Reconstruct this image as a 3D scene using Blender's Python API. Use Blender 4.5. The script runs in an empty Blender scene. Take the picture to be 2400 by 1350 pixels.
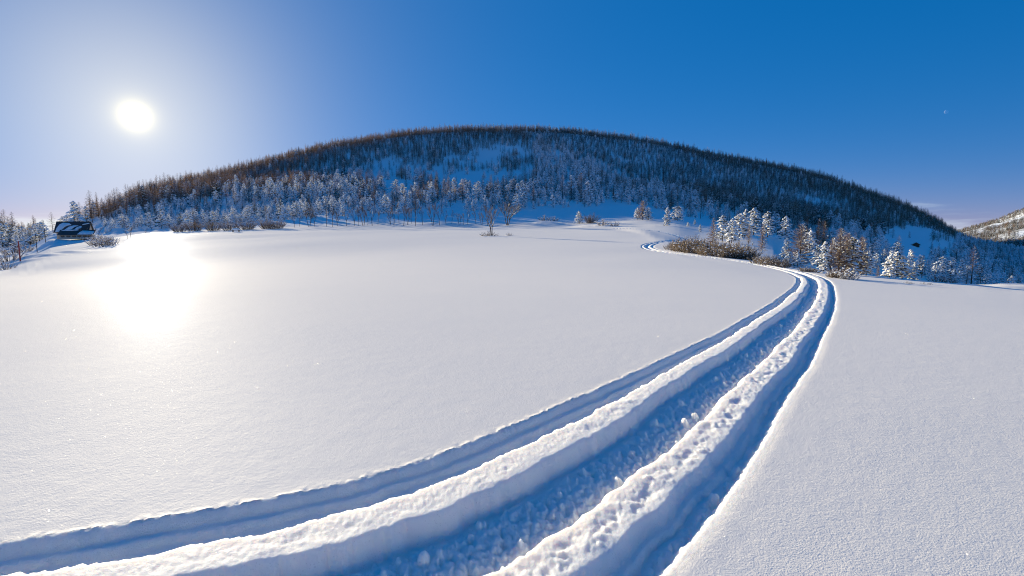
import bpy, bmesh, math, random
import numpy as np
from mathutils import Vector, Matrix

random.seed(7)
rng = np.random.default_rng(11)
scene = bpy.context.scene
COL = scene.collection
PITCH = math.atan(135/1200); CAM_H = 1.6; TK = 1207.6

# ------------------------------------------------------------------ camera
cam_data = bpy.data.cameras.new('camera')
cam_data.sensor_width = 36.0; cam_data.lens = 18.0
cam_data.clip_start = 0.05; cam_data.clip_end = 60000
cam = bpy.data.objects.new('camera', cam_data); COL.objects.link(cam)
cam.location = (0, 0, CAM_H); cam.rotation_euler = (math.pi/2 - PITCH, 0, 0)
scene.camera = cam

# ------------------------------------------------------------------ sky, sun, exposure
SUN_EL = math.radians(9.93); SUN_AZ = math.radians(-35.5)     # bearing measured from straight ahead, left is negative
SUN_DIR = Vector((math.sin(SUN_AZ)*math.cos(SUN_EL), math.cos(SUN_AZ)*math.cos(SUN_EL), math.sin(SUN_EL)))
world = bpy.data.worlds.new('World'); world.cycles.sampling_method = 'MANUAL'; world.cycles.sample_map_resolution = 4096; scene.world = world; world.use_nodes = True
wt = world.node_tree; wt.nodes.clear()
def wn(t, **k):
    n = wt.nodes.new(t)
    for a, b in k.items(): setattr(n, a, b)
    return n
sky = wn('ShaderNodeTexSky', sky_type='NISHITA', sun_disc=False, sun_elevation=SUN_EL, sun_rotation=SUN_AZ,
         altitude=3000, air_density=1.0, dust_density=0.15, ozone_density=6.0)
hsv = wn('ShaderNodeHueSaturation'); hsv.inputs['Saturation'].default_value = SKY_SAT = 1.76
hsv.inputs['Value'].default_value = 1.0
skg = wn('ShaderNodeGamma'); skg.inputs[1].default_value = 0.36; wt.links.new(sky.outputs[0], skg.inputs[0])
wt.links.new(skg.outputs[0], hsv.inputs['Color'])
wmin = wn('ShaderNodeMix', data_type='RGBA', blend_type='LIGHTEN'); wmin.inputs[0].default_value = 1.0
wt.links.new(hsv.outputs[0], wmin.inputs[6]); wmin.inputs[7].default_value = (0.002, 0.01, 0.02, 1)
tint = wn('ShaderNodeMix', data_type='RGBA', blend_type='MULTIPLY'); tint.inputs[0].default_value = 1.0
wt.links.new(wmin.outputs[2], tint.inputs[6]); tint.inputs[7].default_value = (0.98, 0.70, 0.985, 1)
# low winter clouds along the horizon, all round, and a few thin streaks higher up
tc = wn('ShaderNodeTexCoord'); sep = wn('ShaderNodeSeparateXYZ'); wt.links.new(tc.outputs['Generated'], sep.inputs[0])
mp = wn('ShaderNodeMapping'); mp.inputs['Scale'].default_value = (3.0, 3.0, 26.0); mp.inputs['Location'].default_value = (1.2, 5.5, 0.1)
wt.links.new(tc.outputs['Generated'], mp.inputs[0])
cn = wn('ShaderNodeTexNoise'); cn.inputs['Scale'].default_value = 1.6; cn.inputs['Detail'].default_value = 7; cn.inputs['Roughness'].default_value = .58
wt.links.new(mp.outputs[0], cn.inputs['Vector'])
band = wn('ShaderNodeMapRange'); band.inputs[1].default_value = 0.01; band.inputs[2].default_value = 0.075; band.inputs[3].default_value = .30; band.inputs[4].default_value = -.24
wt.links.new(sep.outputs[2], band.inputs[0])
cadd = wn('ShaderNodeMath', operation='ADD'); wt.links.new(cn.outputs[0], cadd.inputs[0]); wt.links.new(band.outputs[0], cadd.inputs[1])
cr = wn('ShaderNodeMapRange'); cr.interpolation_type = 'SMOOTHSTEP'
cr.inputs[1].default_value = .64; cr.inputs[2].default_value = 1.0; cr.inputs[3].default_value = 0; cr.inputs[4].default_value = .75
wt.links.new(cadd.outputs[0], cr.inputs[0])
# the cloud is lit by what is around it: a veil that brightens and whitens the sky behind it
cmix = wn('ShaderNodeMix', data_type='RGBA'); wt.links.new(cr.outputs[0], cmix.inputs[0])
wt.links.new(tint.outputs[2], cmix.inputs[6]); cmix.inputs[7].default_value = (2.2, 2.6, 2.95, 1)
# the sun itself with its aureole in the ice-laden air
dot = wn('ShaderNodeVectorMath', operation='DOT_PRODUCT'); nrm = wn('ShaderNodeVectorMath', operation='NORMALIZE')
wt.links.new(tc.outputs['Generated'], nrm.inputs[0]); wt.links.new(nrm.outputs[0], dot.inputs[0]); dot.inputs[1].default_value = SUN_DIR
acs = wn('ShaderNodeMath', operation='ARCCOSINE'); wt.links.new(dot.outputs['Value'], acs.inputs[0])
def glow(width, amp, ex=1.9):
    d = wn('ShaderNodeMath', operation='DIVIDE'); wt.links.new(acs.outputs[0], d.inputs[0]); d.inputs[1].default_value = math.radians(width)
    p = wn('ShaderNodeMath', operation='POWER'); wt.links.new(d.outputs[0], p.inputs[0]); p.inputs[1].default_value = 2.0
    n = wn('ShaderNodeMath', operation='ADD'); wt.links.new(p.outputs[0], n.inputs[0]); n.inputs[1].default_value = 1.0
    q = wn('ShaderNodeMath', operation='POWER'); wt.links.new(n.outputs[0], q.inputs[0]); q.inputs[1].default_value = -ex
    m = wn('ShaderNodeMath', operation='MULTIPLY'); wt.links.new(q.outputs[0], m.inputs[0]); m.inputs[1].default_value = amp
    return m.outputs[0]
g1 = glow(0.45, 22, 1.3); g2 = glow(15, 1.75)
gs = wn('ShaderNodeMath', operation='ADD'); wt.links.new(g1, gs.inputs[0]); wt.links.new(g2, gs.inputs[1])
gcol = wn('ShaderNodeVectorMath', operation='SCALE'); gcol.inputs[0].default_value = (1.0, 0.82, 0.34); wt.links.new(gs.outputs[0], gcol.inputs['Scale'])
addg = wn('ShaderNodeVectorMath', operation='ADD'); wt.links.new(cmix.outputs[2], addg.inputs[0]); wt.links.new(gcol.outputs[0], addg.inputs[1])
bg = wn('ShaderNodeBackground'); bg.inputs['Strength'].default_value = 0.15
wt.links.new(addg.outputs[0], bg.inputs['Color'])
wo = wn('ShaderNodeOutputWorld'); wt.links.new(bg.outputs[0], wo.inputs['Surface'])

sun_data = bpy.data.lights.new('sun', 'SUN'); sun_data.energy = 5.0; sun_data.angle = math.radians(0.53); sun_data.color = (1.0, 0.85, 0.57)
sun = bpy.data.objects.new('sun', sun_data); COL.objects.link(sun)
sun.rotation_euler = (-SUN_DIR).to_track_quat('-Z', 'Y').to_euler()

vs = scene.view_settings
scene.display_settings.display_device = 'sRGB'
vs.view_transform = 'Standard'; vs.look = 'None'; vs.gamma = 1.0; vs.use_curve_mapping = False
vs.exposure = 1.1
scene.cycles.max_bounces = 9; scene.cycles.diffuse_bounces = 7; scene.cycles.glossy_bounces = 2
scene.cycles.transparent_max_bounces = 8
scene.cycles.sample_clamp_direct = 40; scene.cycles.sample_clamp_indirect = 4
scene.cycles.use_adaptive_sampling = False; scene.cycles.pixel_filter_type = 'BLACKMAN_HARRIS'; scene.cycles.filter_width = 1.05
scene.cycles.use_denoising = True; scene.cycles.denoiser = 'OPENIMAGEDENOISE'; scene.cycles.denoising_input_passes = 'RGB_ALBEDO_NORMAL'; scene.cycles.denoising_prefilter = 'NONE'
scene.cycles.caustics_reflective = False; scene.cycles.caustics_refractive = False; scene.cycles.blur_glossy = 1.0

# ------------------------------------------------------------------ materials
MATS = {}
def mat(name):
    m = bpy.data.materials.new(name); m.use_nodes = True
    MATS[name] = m
    nt = m.node_tree
    return m, nt, nt.nodes['Principled BSDF']
def nd(nt, t, **k):
    n = nt.nodes.new(t)
    for a, b in k.items(): setattr(n, a, b)
    return n
def noise(nt, scale, detail=3, rough=.5, vec=None):
    n = nd(nt, 'ShaderNodeTexNoise'); n.inputs['Scale'].default_value = scale; n.inputs['Detail'].default_value = detail; n.inputs['Roughness'].default_value = rough
    if vec is not None: nt.links.new(vec, n.inputs['Vector'])
    return n
def make_snow(name, base, layers, rough=.7, spec=.0, sparkle=True, sheen=.027, sheen_rough=.27, sss=0.0):
    m, nt, p = mat(name)
    geo = nd(nt, 'ShaderNodeNewGeometry')
    p.inputs['Roughness'].default_value = rough
    p.inputs['Specular IOR Level'].default_value = spec
    big = noise(nt, .35, 4, .55, geo.outputs['Position'])
    ramp = nd(nt, 'ShaderNodeMix', data_type='RGBA'); nt.links.new(big.outputs[0], ramp.inputs[0])
    ramp.inputs[6].default_value = (base[0]*.965, base[1]*.97, base[2]*.98, 1); ramp.inputs[7].default_value = (*base, 1)
    nt.links.new(ramp.outputs[2], p.inputs['Base Color'])
    last = None
    for scale, dist, strength in layers:
        n = noise(nt, scale, 3, .6, geo.outputs['Position'])
        b = nd(nt, 'ShaderNodeBump'); b.inputs['Strength'].default_value = strength; b.inputs['Distance'].default_value = dist
        nt.links.new(n.outputs[0], b.inputs['Height'])
        if last is not None: nt.links.new(last, b.inputs['Normal'])
        last = b.outputs[0]
    if last is not None: nt.links.new(last, p.inputs['Normal'])
    if sss:
        p.inputs['Subsurface Weight'].default_value = sss; p.inputs['Subsurface Radius'].default_value = (1.0, .86, .72); p.inputs['Subsurface Scale'].default_value = .10
    out = nt.nodes['Material Output']
    if sparkle:
        cur = p.outputs[0]
        gl0 = nd(nt, 'ShaderNodeBsdfGlossy'); gl0.inputs['Roughness'].default_value = sheen_rough; gl0.inputs['Color'].default_value = (.56, .69, 1, 1)
        if last is not None: nt.links.new(last, gl0.inputs['Normal'])
        lw = nd(nt, 'ShaderNodeLayerWeight'); lw.inputs[0].default_value = .5     # ice crystals gleam at grazing angles
        pw = nd(nt, 'ShaderNodeMath', operation='POWER'); nt.links.new(lw.outputs['Facing'], pw.inputs[0]); pw.inputs[1].default_value = 22.0
        pm = nd(nt, 'ShaderNodeMath', operation='MULTIPLY'); nt.links.new(pw.outputs[0], pm.inputs[0]); pm.inputs[1].default_value = sheen
        glb = nd(nt, 'ShaderNodeBsdfGlossy'); glb.inputs['Roughness'].default_value = .72; glb.inputs['Color'].default_value = (.84, .87, .95, 1)
        if last is not None: nt.links.new(last, glb.inputs['Normal'])
        mxb = nd(nt, 'ShaderNodeMixShader'); mxb.inputs[0].default_value = .075; nt.links.new(cur, mxb.inputs[1]); nt.links.new(glb.outputs[0], mxb.inputs[2]); cur = mxb.outputs[0]
        mx0 = nd(nt, 'ShaderNodeMixShader'); nt.links.new(pm.outputs[0], mx0.inputs[0]); nt.links.new(cur, mx0.inputs[1]); nt.links.new(gl0.outputs[0], mx0.inputs[2]); cur = mx0.outputs[0]
        for sc_, thr, rad_ in ((95.0, .90, .30), (30.0, .90, .13)):     # loose surface-hoar crystals: tiny facets, each with its own tilt
            v = nd(nt, 'ShaderNodeTexVoronoi'); v.inputs['Scale'].default_value = sc_; v.inputs['Randomness'].default_value = 1
            nt.links.new(geo.outputs['Position'], v.inputs['Vector'])
            sub = nd(nt, 'ShaderNodeVectorMath', operation='SUBTRACT'); nt.links.new(v.outputs['Color'], sub.inputs[0]); sub.inputs[1].default_value = (.5, .5, .5)
            scl = nd(nt, 'ShaderNodeVectorMath', operation='SCALE'); nt.links.new(sub.outputs[0], scl.inputs[0]); scl.inputs['Scale'].default_value = 2.2
            ad = nd(nt, 'ShaderNodeVectorMath', operation='ADD'); nt.links.new(scl.outputs[0], ad.inputs[0]); nt.links.new(geo.outputs['Normal'], ad.inputs[1])
            no = nd(nt, 'ShaderNodeVectorMath', operation='NORMALIZE'); nt.links.new(ad.outputs[0], no.inputs[0])
            gl = nd(nt, 'ShaderNodeBsdfGlossy'); gl.inputs['Roughness'].default_value = .13; nt.links.new(no.outputs[0], gl.inputs['Normal'])
            wn_ = nd(nt, 'ShaderNodeTexWhiteNoise'); wn_.noise_dimensions = '3D'; nt.links.new(v.outputs['Position'], wn_.inputs['Vector'])
            gt = nd(nt, 'ShaderNodeMath', operation='GREATER_THAN'); nt.links.new(wn_.outputs['Value'], gt.inputs[0]); gt.inputs[1].default_value = thr
            near = nd(nt, 'ShaderNodeMath', operation='LESS_THAN'); nt.links.new(v.outputs['Distance'], near.inputs[0]); near.inputs[1].default_value = rad_
            mu = nd(nt, 'ShaderNodeMath', operation='MULTIPLY'); nt.links.new(gt.outputs[0], mu.inputs[0]); nt.links.new(near.outputs[0], mu.inputs[1])
            mu2 = nd(nt, 'ShaderNodeMath', operation='MULTIPLY'); nt.links.new(mu.outputs[0], mu2.inputs[0]); mu2.inputs[1].default_value = .12
            mx = nd(nt, 'ShaderNodeMixShader'); nt.links.new(mu2.outputs[0], mx.inputs[0]); nt.links.new(cur, mx.inputs[1]); nt.links.new(gl.outputs[0], mx.inputs[2])
            cur = mx.outputs[0]
        nt.links.new(cur, out.inputs['Surface'])
    return m
SNOW = make_snow('field_snow', (.93, .893, .845), [(1.1, .05, .03), (30, .008, .26), (110, .004, .5)])
SNOW_T = make_snow('churned_snow', (.93, .90, .86), [(45, .008, .5), (140, .004, .55)], sss=1.0)
SNOW_H = make_snow('hill_snow', (.93, .925, .92), [(.5, .3, .3), (4, .05, .4)], sparkle=False)
SNOW_L = make_snow('lying_snow', (.90, .905, .92), [(9, .05, .5)], sparkle=False)
def plain(name, a, b, scale, rough=.8, spec=.25, bump=None, per_obj=.0, thin=0.0):
    m, nt, p = mat(name)
    tcn = nd(nt, 'ShaderNodeTexCoord')
    n = noise(nt, scale, 4, .6, tcn.outputs['Object'])
    mr = nd(nt, 'ShaderNodeMapRange'); mr.inputs[1].default_value = .32; mr.inputs[2].default_value = .68; nt.links.new(n.outputs[0], mr.inputs[0])
    mx = nd(nt, 'ShaderNodeMix', data_type='RGBA'); nt.links.new(mr.outputs[0], mx.inputs[0])
    mx.inputs[6].default_value = (*a, 1); mx.inputs[7].default_value = (*b, 1)
    src = mx.outputs[2]
    if per_obj:
        oi = nd(nt, 'ShaderNodeObjectInfo'); h = nd(nt, 'ShaderNodeHueSaturation'); h.inputs['Hue'].default_value = .5
        r = nd(nt, 'ShaderNodeMapRange'); r.inputs[3].default_value = 1-per_obj; r.inputs[4].default_value = 1+per_obj; nt.links.new(oi.outputs['Random'], r.inputs[0])
        nt.links.new(r.outputs[0], h.inputs['Value']); nt.links.new(src, h.inputs['Color']); src = h.outputs[0]
    nt.links.new(src, p.inputs['Base Color'])
    if thin:      # light passes through sprays of fine twigs
        tl_ = nd(nt, 'ShaderNodeBsdfTranslucent'); nt.links.new(src, tl_.inputs['Color']); ms = nd(nt, 'ShaderNodeMixShader'); ms.inputs[0].default_value = thin
        nt.links.new(p.outputs[0], ms.inputs[1]); nt.links.new(tl_.outputs[0], ms.inputs[2]); nt.links.new(ms.outputs[0], nt.nodes['Material Output'].inputs['Surface'])
    p.inputs['Roughness'].default_value = rough; p.inputs['Specular IOR Level'].default_value = spec
    if bump:
        b = nd(nt, 'ShaderNodeBump'); b.inputs['Strength'].default_value = .6; b.inputs['Distance'].default_value = bump
        nt.links.new(n.outputs[0], b.inputs['Height']); nt.links.new(b.outputs[0], p.inputs['Normal'])
    return m
BARK = plain('conifer_bark', (.055, .038, .028), (.12, .085, .06), 6, .9)
LARCH = plain('larch_twigs', (.20, .118, .060), (.34, .215, .12), 1.2, .85, per_obj=.35, thin=.40)
NEEDLE = plain('pine_needles', (.012, .022, .012), (.035, .055, .026), 1.5, .7, per_obj=.25, thin=.15)
TWIG = plain('grey_twigs', (.10, .070, .052), (.22, .16, .12), 2.0, .85, per_obj=.2, thin=.25)
RUST = plain('brown_twigs', (.17, .125, .080), (.31, .24, .165), 1.4, .85, per_obj=.25, thin=.3)
REDT = plain('russet_leaves', (.13, .04, .015), (.26, .09, .03), 3.0, .8)

# ---- measured profile of the land: bearing (as image column) -> (depth, image row) of five breaks of slope
PROFILE = {
 -900:[(40,640),(60,636),(120,600),(240,560),(400,548)],
 -300:[(42,640),(62,634),(130,600),(235,561),(340,545)],
 0:   [(45,640),(70,628),(140,600),(230,562),(300,541)],
 60:  [(50,620),(75,612),(150,590),(250,566),(350,553)],
 120: [(60,603),(85,596),(135,572),(210,550),(280,538)],
 230: [(75,582),(95,573),(150,556),(220,532),(310,510)],
 330: [(100,558),(115,553),(152,545),(260,502),(380,470)],
 450: [(110,552),(122,548),(155,540),(320,472),(480,430)],
 560: [(115,547),(126,543),(160,531),(380,450),(560,405)],
 700: [(120,543),(131,539),(170,520),(430,428),(640,370)],
 850: [(130,538),(141,533),(190,506),(480,408),(700,340)],
 1000:[(140,535),(152,530),(200,503),(500,398),(730,321)],
 1200:[(150,534),(165,528),(210,497),(500,395),(740,313)],
 1330:[(145,536),(165,525),(220,490),(500,400),(750,318)],
 1430:[(125,539),(160,523),(220,490),(500,410),(760,329)],
 1500:[(98,545),(130,533),(210,495),(500,420),(770,341)],
 1550:[(68,563),(100,547),(190,508),(480,430),(775,351)],
 1600:[(46,588),(75,565),(170,520),(450,440),(780,362)],
 1700:[(36,607),(60,586),(150,540),(420,460),(780,382)],
 1800:[(30,624),(50,609),(130,562),(400,488),(770,399)],
 1900:[(26.5,640),(45,632),(120,590),(380,510),(750,419)],
 2000:[(25,648),(42,646),(110,615),(350,533),(700,453)],
 2150:[(23,660),(40,668),(110,640),(300,580),(600,507)],
 2300:[(21.5,671),(38,685),(110,668),(260,630),(450,592)],
 2400:[(20,680),(36,700),(100,692),(220,670),(360,646)],
 2800:[(17,720),(30,760),(90,760),(200,740),(320,720)],
 3400:[(15,760),(28,800),(80,800),(180,780),(300,760)],
}
def row_slope(v):
    y = 675 - v
    return (-1200*math.sin(PITCH) + y*math.cos(PITCH)) / (1200*math.cos(PITCH) + y*math.sin(PITCH))
def pchip_slopes(x, y):
    # x: (n,), y: (m,n) -> derivative estimates (monotone cubic)
    h = np.diff(x, axis=-1); d = np.diff(y, axis=-1)/h
    m = np.zeros_like(y)
    w1 = 2*h[..., 1:] + h[..., :-1]; w2 = h[..., 1:] + 2*h[..., :-1]
    same = d[..., 1:]*d[..., :-1] > 0
    with np.errstate(divide='ignore', invalid='ignore'):
        hm = (w1+w2)/(w1/d[..., :-1] + w2/d[..., 1:])
    m[..., 1:-1] = np.where(same, hm, 0)
    m[..., 0] = d[..., 0]; m[..., -1] = d[..., -1]
    return m
def hermite(t, h, y0, y1, m0, m1):
    t2 = t*t; t3 = t2*t
    return (2*t3-3*t2+1)*y0 + (t3-2*t2+t)*h*m0 + (-2*t3+3*t2)*y1 + (t3-t2)*h*m1
_cols = sorted(PROFILE)
_az = np.array([math.atan((c-1200)/TK) for c in _cols])
# the field: a thin-plate surface through the surveyed edge of the field
_P = [(0., 0., 0.), (-3, 3, 0), (3, 3, 0), (0, 6, 0), (0, -30, 0), (-30, -20, -.2), (30, -20, -.9), (8, 10, -.22), (-10, 12, -.12)]
for c, a in zip(_cols, _az):
    de, ve = PROFILE[c][0]; _P.append((math.tan(a)*de, de, CAM_H + de*row_slope(ve)))
_P += [(13.0, 52, 0.0), (0, 75, .45), (-30, 70, -.1)]
_P = np.array(_P)/np.array([40., 40., 1.])
def _k(d2): return .5*d2*np.log(d2+1e-9)
_n = len(_P); _K = _k(((_P[:, None, :2]-_P[None, :, :2])**2).sum(-1)) + .02*np.eye(_n)
_M = np.block([[_K, np.c_[np.ones(_n), _P[:, :2]]], [np.c_[np.ones(_n), _P[:, :2]].T, np.zeros((3, 3))]])
_W = np.linalg.solve(_M, np.r_[_P[:, 2], 0, 0, 0])
def field(x, y):
    x = np.asarray(x, float)/40.; y = np.asarray(y, float)/40.
    z = _W[_n] + _W[_n+1]*x + _W[_n+2]*y
    for i in range(_n): z = z + _W[i]*_k((x-_P[i, 0])**2+(y-_P[i, 1])**2)
    return z
_z00 = float(field(0., 0.))
_R = []; _Z = []
for c, a in zip(_cols, _az):
    r = [0.0]; z = [0.0]
    for q, (d, v) in enumerate(PROFILE[c]):
        if q == 0:
            for f in (.5, .85, 1.0):
                r.append(f*d/math.cos(a)); z.append(float(field(math.tan(a)*d*f, d*f)))
        else:
            r.append(d/math.cos(a)); z.append(CAM_H + d*row_slope(v))
    rc, zc = r[-1], z[-1]
    r += [rc*1.12, rc*1.6, rc*1.6+900, 14000]; z += [zc*0.99-0.5, zc*0.62-4, -35, -35]
    _R.append(r); _Z.append(z)
_R = np.array(_R); _Z = np.array(_Z)
# smooth bearing resampling of the breakpoints
AZN = np.radians(np.arange(-180, 180.01, 0.5))
def _resample(T):
    out = np.empty((len(AZN), T.shape[1])); 
    m = pchip_slopes(_az, T.T.copy())
    a = np.clip(AZN, _az[0], _az[-1]); i = np.clip(np.searchsorted(_az, a, 'right')-1, 0, len(_az)-2)
    h = _az[i+1]-_az[i]; t = (a-_az[i])/h
    for k in range(T.shape[1]):
        out[:, k] = hermite(t, h, T[i, k], T[i+1, k], m[k, i], m[k, i+1])
    return out
RN = _resample(_R); ZN = _resample(_Z)
# behind the camera the field just runs on and meets a low rise: blend both ends to their mean
_b = np.clip((np.abs(np.degrees(AZN))-62)/70, 0, 1)**1.0; _b = (_b*_b*(3-2*_b))[:, None]
_back_r = np.array([0, 30, 50, 60, 90, 150, 260, 420, 470, 700, 1600, 14000.]); _back_z = np.array([0, 0, 0, .3, .2, 2, 12, 30, 29, 10, -30, -35.])
RN = RN*(1-_b) + _back_r*_b; ZN = ZN*(1-_b) + _back_z*_b
MN = pchip_slopes(RN, ZN)
def land(x, y):
    x = np.asarray(x, float); y = np.asarray(y, float)
    r = np.minimum(np.hypot(x, y), 13900.); a = np.arctan2(x, y)
    fa = (np.degrees(a)+180)/0.5; i0 = np.clip(np.floor(fa).astype(int), 0, len(AZN)-2); f = fa-i0
    def at(i):
        R = RN[i]; k = np.zeros(r.shape, int)
        for q in range(1, R.shape[-1]-1): k += (r >= R[..., q])
        tk = lambda T: np.take_along_axis(T[i], k[..., None], -1)[..., 0]
        tk1 = lambda T: np.take_along_axis(T[i], k[..., None]+1, -1)[..., 0]
        r0 = tk(RN); h = tk1(RN)-r0
        return hermite((r-r0)/h, h, tk(ZN), tk1(ZN), tk(MN), tk1(MN))
    zc = at(i0)*(1-f) + at(i0+1)*f
    e = RN[i0, 3]*(1-f) + RN[i0+1, 3]*f
    w = np.clip((r/e-.72)/.28, 0, 1); w = w*w*(3-2*w); w = np.where(y < -10, np.maximum(w, np.clip((-y-10)/30., 0, 1)), w)
    out = zc.copy(); n = w < 1
    out[n] = field(x[n], y[n])*(1-w[n]) + zc[n]*w[n]
    return out
# ------------------------------------------------------------------ helpers: meshes, objects, tags
def mesh_from(name, V, F, materials, smooth=True, idx=None):
    me = bpy.data.meshes.new(name)
    V = np.asarray(V, np.float32).reshape(-1, 3)
    if isinstance(F, np.ndarray):
        n = F.shape[1]; nf = len(F); loops = F.astype(np.int32).ravel()
        starts = np.arange(0, nf*n, n, dtype=np.int32)
    else:
        lens = np.array([len(f) for f in F], np.int32); nf = len(F)
        loops = np.fromiter((i for f in F for i in f), np.int32)
        starts = np.r_[0, np.cumsum(lens)[:-1]].astype(np.int32)
    me.vertices.add(len(V)); me.vertices.foreach_set('co', V.ravel())
    me.loops.add(len(loops)); me.loops.foreach_set('vertex_index', loops)
    me.polygons.add(nf); me.polygons.foreach_set('loop_start', starts)
    if idx is not None: me.polygons.foreach_set('material_index', np.asarray(idx, np.int32))
    me.update(calc_edges=True)
    me.polygons.foreach_set('use_smooth', np.full(nf, smooth, bool))
    for m in (materials if isinstance(materials, (list, tuple)) else [materials]): me.materials.append(m)
    me.update()
    return me
def link(name, me, parent=None):
    o = bpy.data.objects.new(name, me); COL.objects.link(o)
    if parent is not None: o.parent = parent
    return o
def tag(o, label=None, cat=None, group=None, kind=None):
    if label: o['label'] = label
    if cat: o['category'] = cat
    if group: o['group'] = group
    if kind: o['kind'] = kind
    return o
def thing(name, loc, rotz, label, cat, group=None, scale=None):
    o = bpy.data.objects.new(name, None); COL.objects.link(o)
    o.location = loc; o.rotation_euler = (0, 0, rotz)
    if scale is not None: o.scale = scale
    return tag(o, label, cat, group)
class MB:
    """collects simple shapes into one mesh"""
    def __init__(s): s.v = []; s.f = []
    def add(s, V, F):
        b = len(s.v); s.v.extend([tuple(p) for p in V]); s.f.extend([tuple(i+b for i in f) for f in F])
    def box(s, c, d, rot=None):
        V = [Vector(((i & 1)-.5, ((i >> 1) & 1)-.5, ((i >> 2) & 1)-.5)) for i in range(8)]
        V = [Vector((p.x*d[0], p.y*d[1], p.z*d[2])) for p in V]
        if rot is not None: V = [rot @ p for p in V]
        s.add([p+Vector(c) for p in V], [(0, 2, 3, 1), (4, 5, 7, 6), (0, 1, 5, 4), (2, 6, 7, 3), (0, 4, 6, 2), (1, 3, 7, 5)])
    def tube(s, pts, rad, n=5, cap=True):
        pts = [Vector(p) for p in pts]; b = len(s.v); k = len(pts)
        for i, p in enumerate(pts):
            d = (pts[min(i+1, k-1)]-pts[max(i-1, 0)])
            if d.length < 1e-9: d = Vector((0, 0, 1))
            d.normalize(); a = d.orthogonal().normalized() if i == 0 else (a0 - d*a0.dot(d)).normalized()
            a0 = a; c = d.cross(a); r = rad[i] if hasattr(rad, '__len__') else rad
            for j in range(n):
                t = 2*math.pi*j/n; s.v.append(tuple(p + (a*math.cos(t)+c*math.sin(t))*r))
        for i in range(k-1):
            for j in range(n):
                s.f.append((b+i*n+j, b+i*n+(j+1) % n, b+(i+1)*n+(j+1) % n, b+(i+1)*n+j))
        if cap:
            s.f.append(tuple(b+j for j in reversed(range(n)))); s.f.append(tuple(b+(k-1)*n+j for j in range(n)))
    def spike(s, p, d, w):
        """one tapering sliver: a twig"""
        p = Vector(p); d = Vector(d); a = d.orthogonal().normalized()*w
        if random.random() < .5: a = d.cross(a).normalized()*w
        s.add([p-a, p+a, p+d], [(0, 1, 2)])
    def prism(s, outline, y0, y1):
        """outline in xz, extruded along y"""
        n = len(outline); V = [(x, y0, z) for x, z in outline]+[(x, y1, z) for x, z in outline]
        s.add(V, [tuple(range(n)), tuple(reversed(range(n, 2*n)))]+[(i, n+i, n+(i+1) % n, (i+1) % n) for i in range(n)])
    def build(s, name, m, parent=None, smooth=False):
        return link(name, mesh_from(name, s.v, s.f, m, smooth), parent)

# smooth value noise on world coordinates (numpy)
def _hash(i, j, seed):
    h = (i.astype(np.int64)*374761393 + j.astype(np.int64)*668265263 + seed*1442695041) & 0xffffffff
    h = ((h ^ (h >> 13))*1274126177) & 0xffffffff
    return ((h ^ (h >> 16)) & 0xffffff)/float(0xffffff)
def vnoise(x, y, seed=0):
    xi = np.floor(x); yi = np.floor(y); fx = x-xi; fy = y-yi
    fx = fx*fx*fx*(fx*(fx*6-15)+10); fy = fy*fy*fy*(fy*(fy*6-15)+10)
    a = _hash(xi, yi, seed); b = _hash(xi+1, yi, seed); c = _hash(xi, yi+1, seed); d = _hash(xi+1, yi+1, seed)
    return (a*(1-fx)+b*fx)*(1-fy)+(c*(1-fx)+d*fx)*fy*1.0 - 0.5
def fbm(x, y, seed=0, oct=3, gain=.5):
    s = 0; a = 1.0
    for k in range(oct):
        c, sn = math.cos(.9*k+.3), math.sin(.9*k+.3)
        s = s + a*vnoise((x*c-y*sn)*2**k, (x*sn+y*c)*2**k, seed+17*k); a *= gain
    return s
def sstep(a, b, x):
    t = np.clip((x-a)/(b-a), 0, 1); return t*t*(3-2*t)
def cells(x, y, seed=0):
    """rounded clods: distance to the nearest jittered point, as bumps"""
    xi = np.floor(x); yi = np.floor(y); best = np.full(np.shape(x), 9.0)
    for i in (-1, 0, 1):
        for j in (-1, 0, 1):
            px = xi+i+_hash(xi+i, yi+j, seed); py = yi+j+_hash(xi+i, yi+j, seed+5)
            best = np.minimum(best, (px-x)**2+(py-y)**2)
    return np.sqrt(np.maximum(0, 1-best*1.3))
# ------------------------------------------------------------------ ground sheet: field, track, hillside
CENTRE = np.array([(-9, 1.0), (-6, 1.05), (-4, 1.22), (-2.6, 1.50), (-1.6, 1.80), (-0.68, 2.20), (-0.11, 2.60), (0.65, 3.42), (1.34, 4.31), (2.32, 5.63),
 (3.32, 6.98), (4.29, 8.35), (5.23, 9.69), (6.19, 11.07), (7.11, 12.43), (8.02, 13.84), (8.93, 15.25), (9.81, 16.64), (10.69, 18.07), (11.54, 19.47),
 (12.40, 20.96), (13.25, 22.55), (14.05, 24.4), (14.75, 26.6), (15.2, 29.2), (15.3, 32), (15.0, 35), (14.4, 38), (13.7, 41), (13.15, 44), (12.95, 47), (13.3, 50.5), (14.4, 54.5), (16.2, 59),
 (18.6, 63.8), (21.4, 69), (24.6, 75), (27.6, 82), (29.8, 90), (31.0, 100), (31.0, 111), (29.5, 122), (26.5, 133)])
def spline(P, n):
    P = np.asarray(P, float); s = np.r_[0, np.cumsum(np.hypot(*np.diff(P, axis=0).T))]
    m = np.gradient(P, s, axis=0); q = np.linspace(0, s[-1], n); i = np.clip(np.searchsorted(s, q, 'right')-1, 0, len(s)-2)
    h = (s[i+1]-s[i])[:, None]; t = ((q-s[i])[:, None])/h
    return hermite(t, h, P[i], P[i+1], m[i], m[i+1]), q
CP, CS = spline(CENTRE, 900)
CT = np.gradient(CP, axis=0); CT /= np.hypot(*CT.T)[:, None]; CN_ = np.c_[CT[:, 1], -CT[:, 0]]        # normal points to the right-hand side
CZ = np.hypot(*CP.T)
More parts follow.
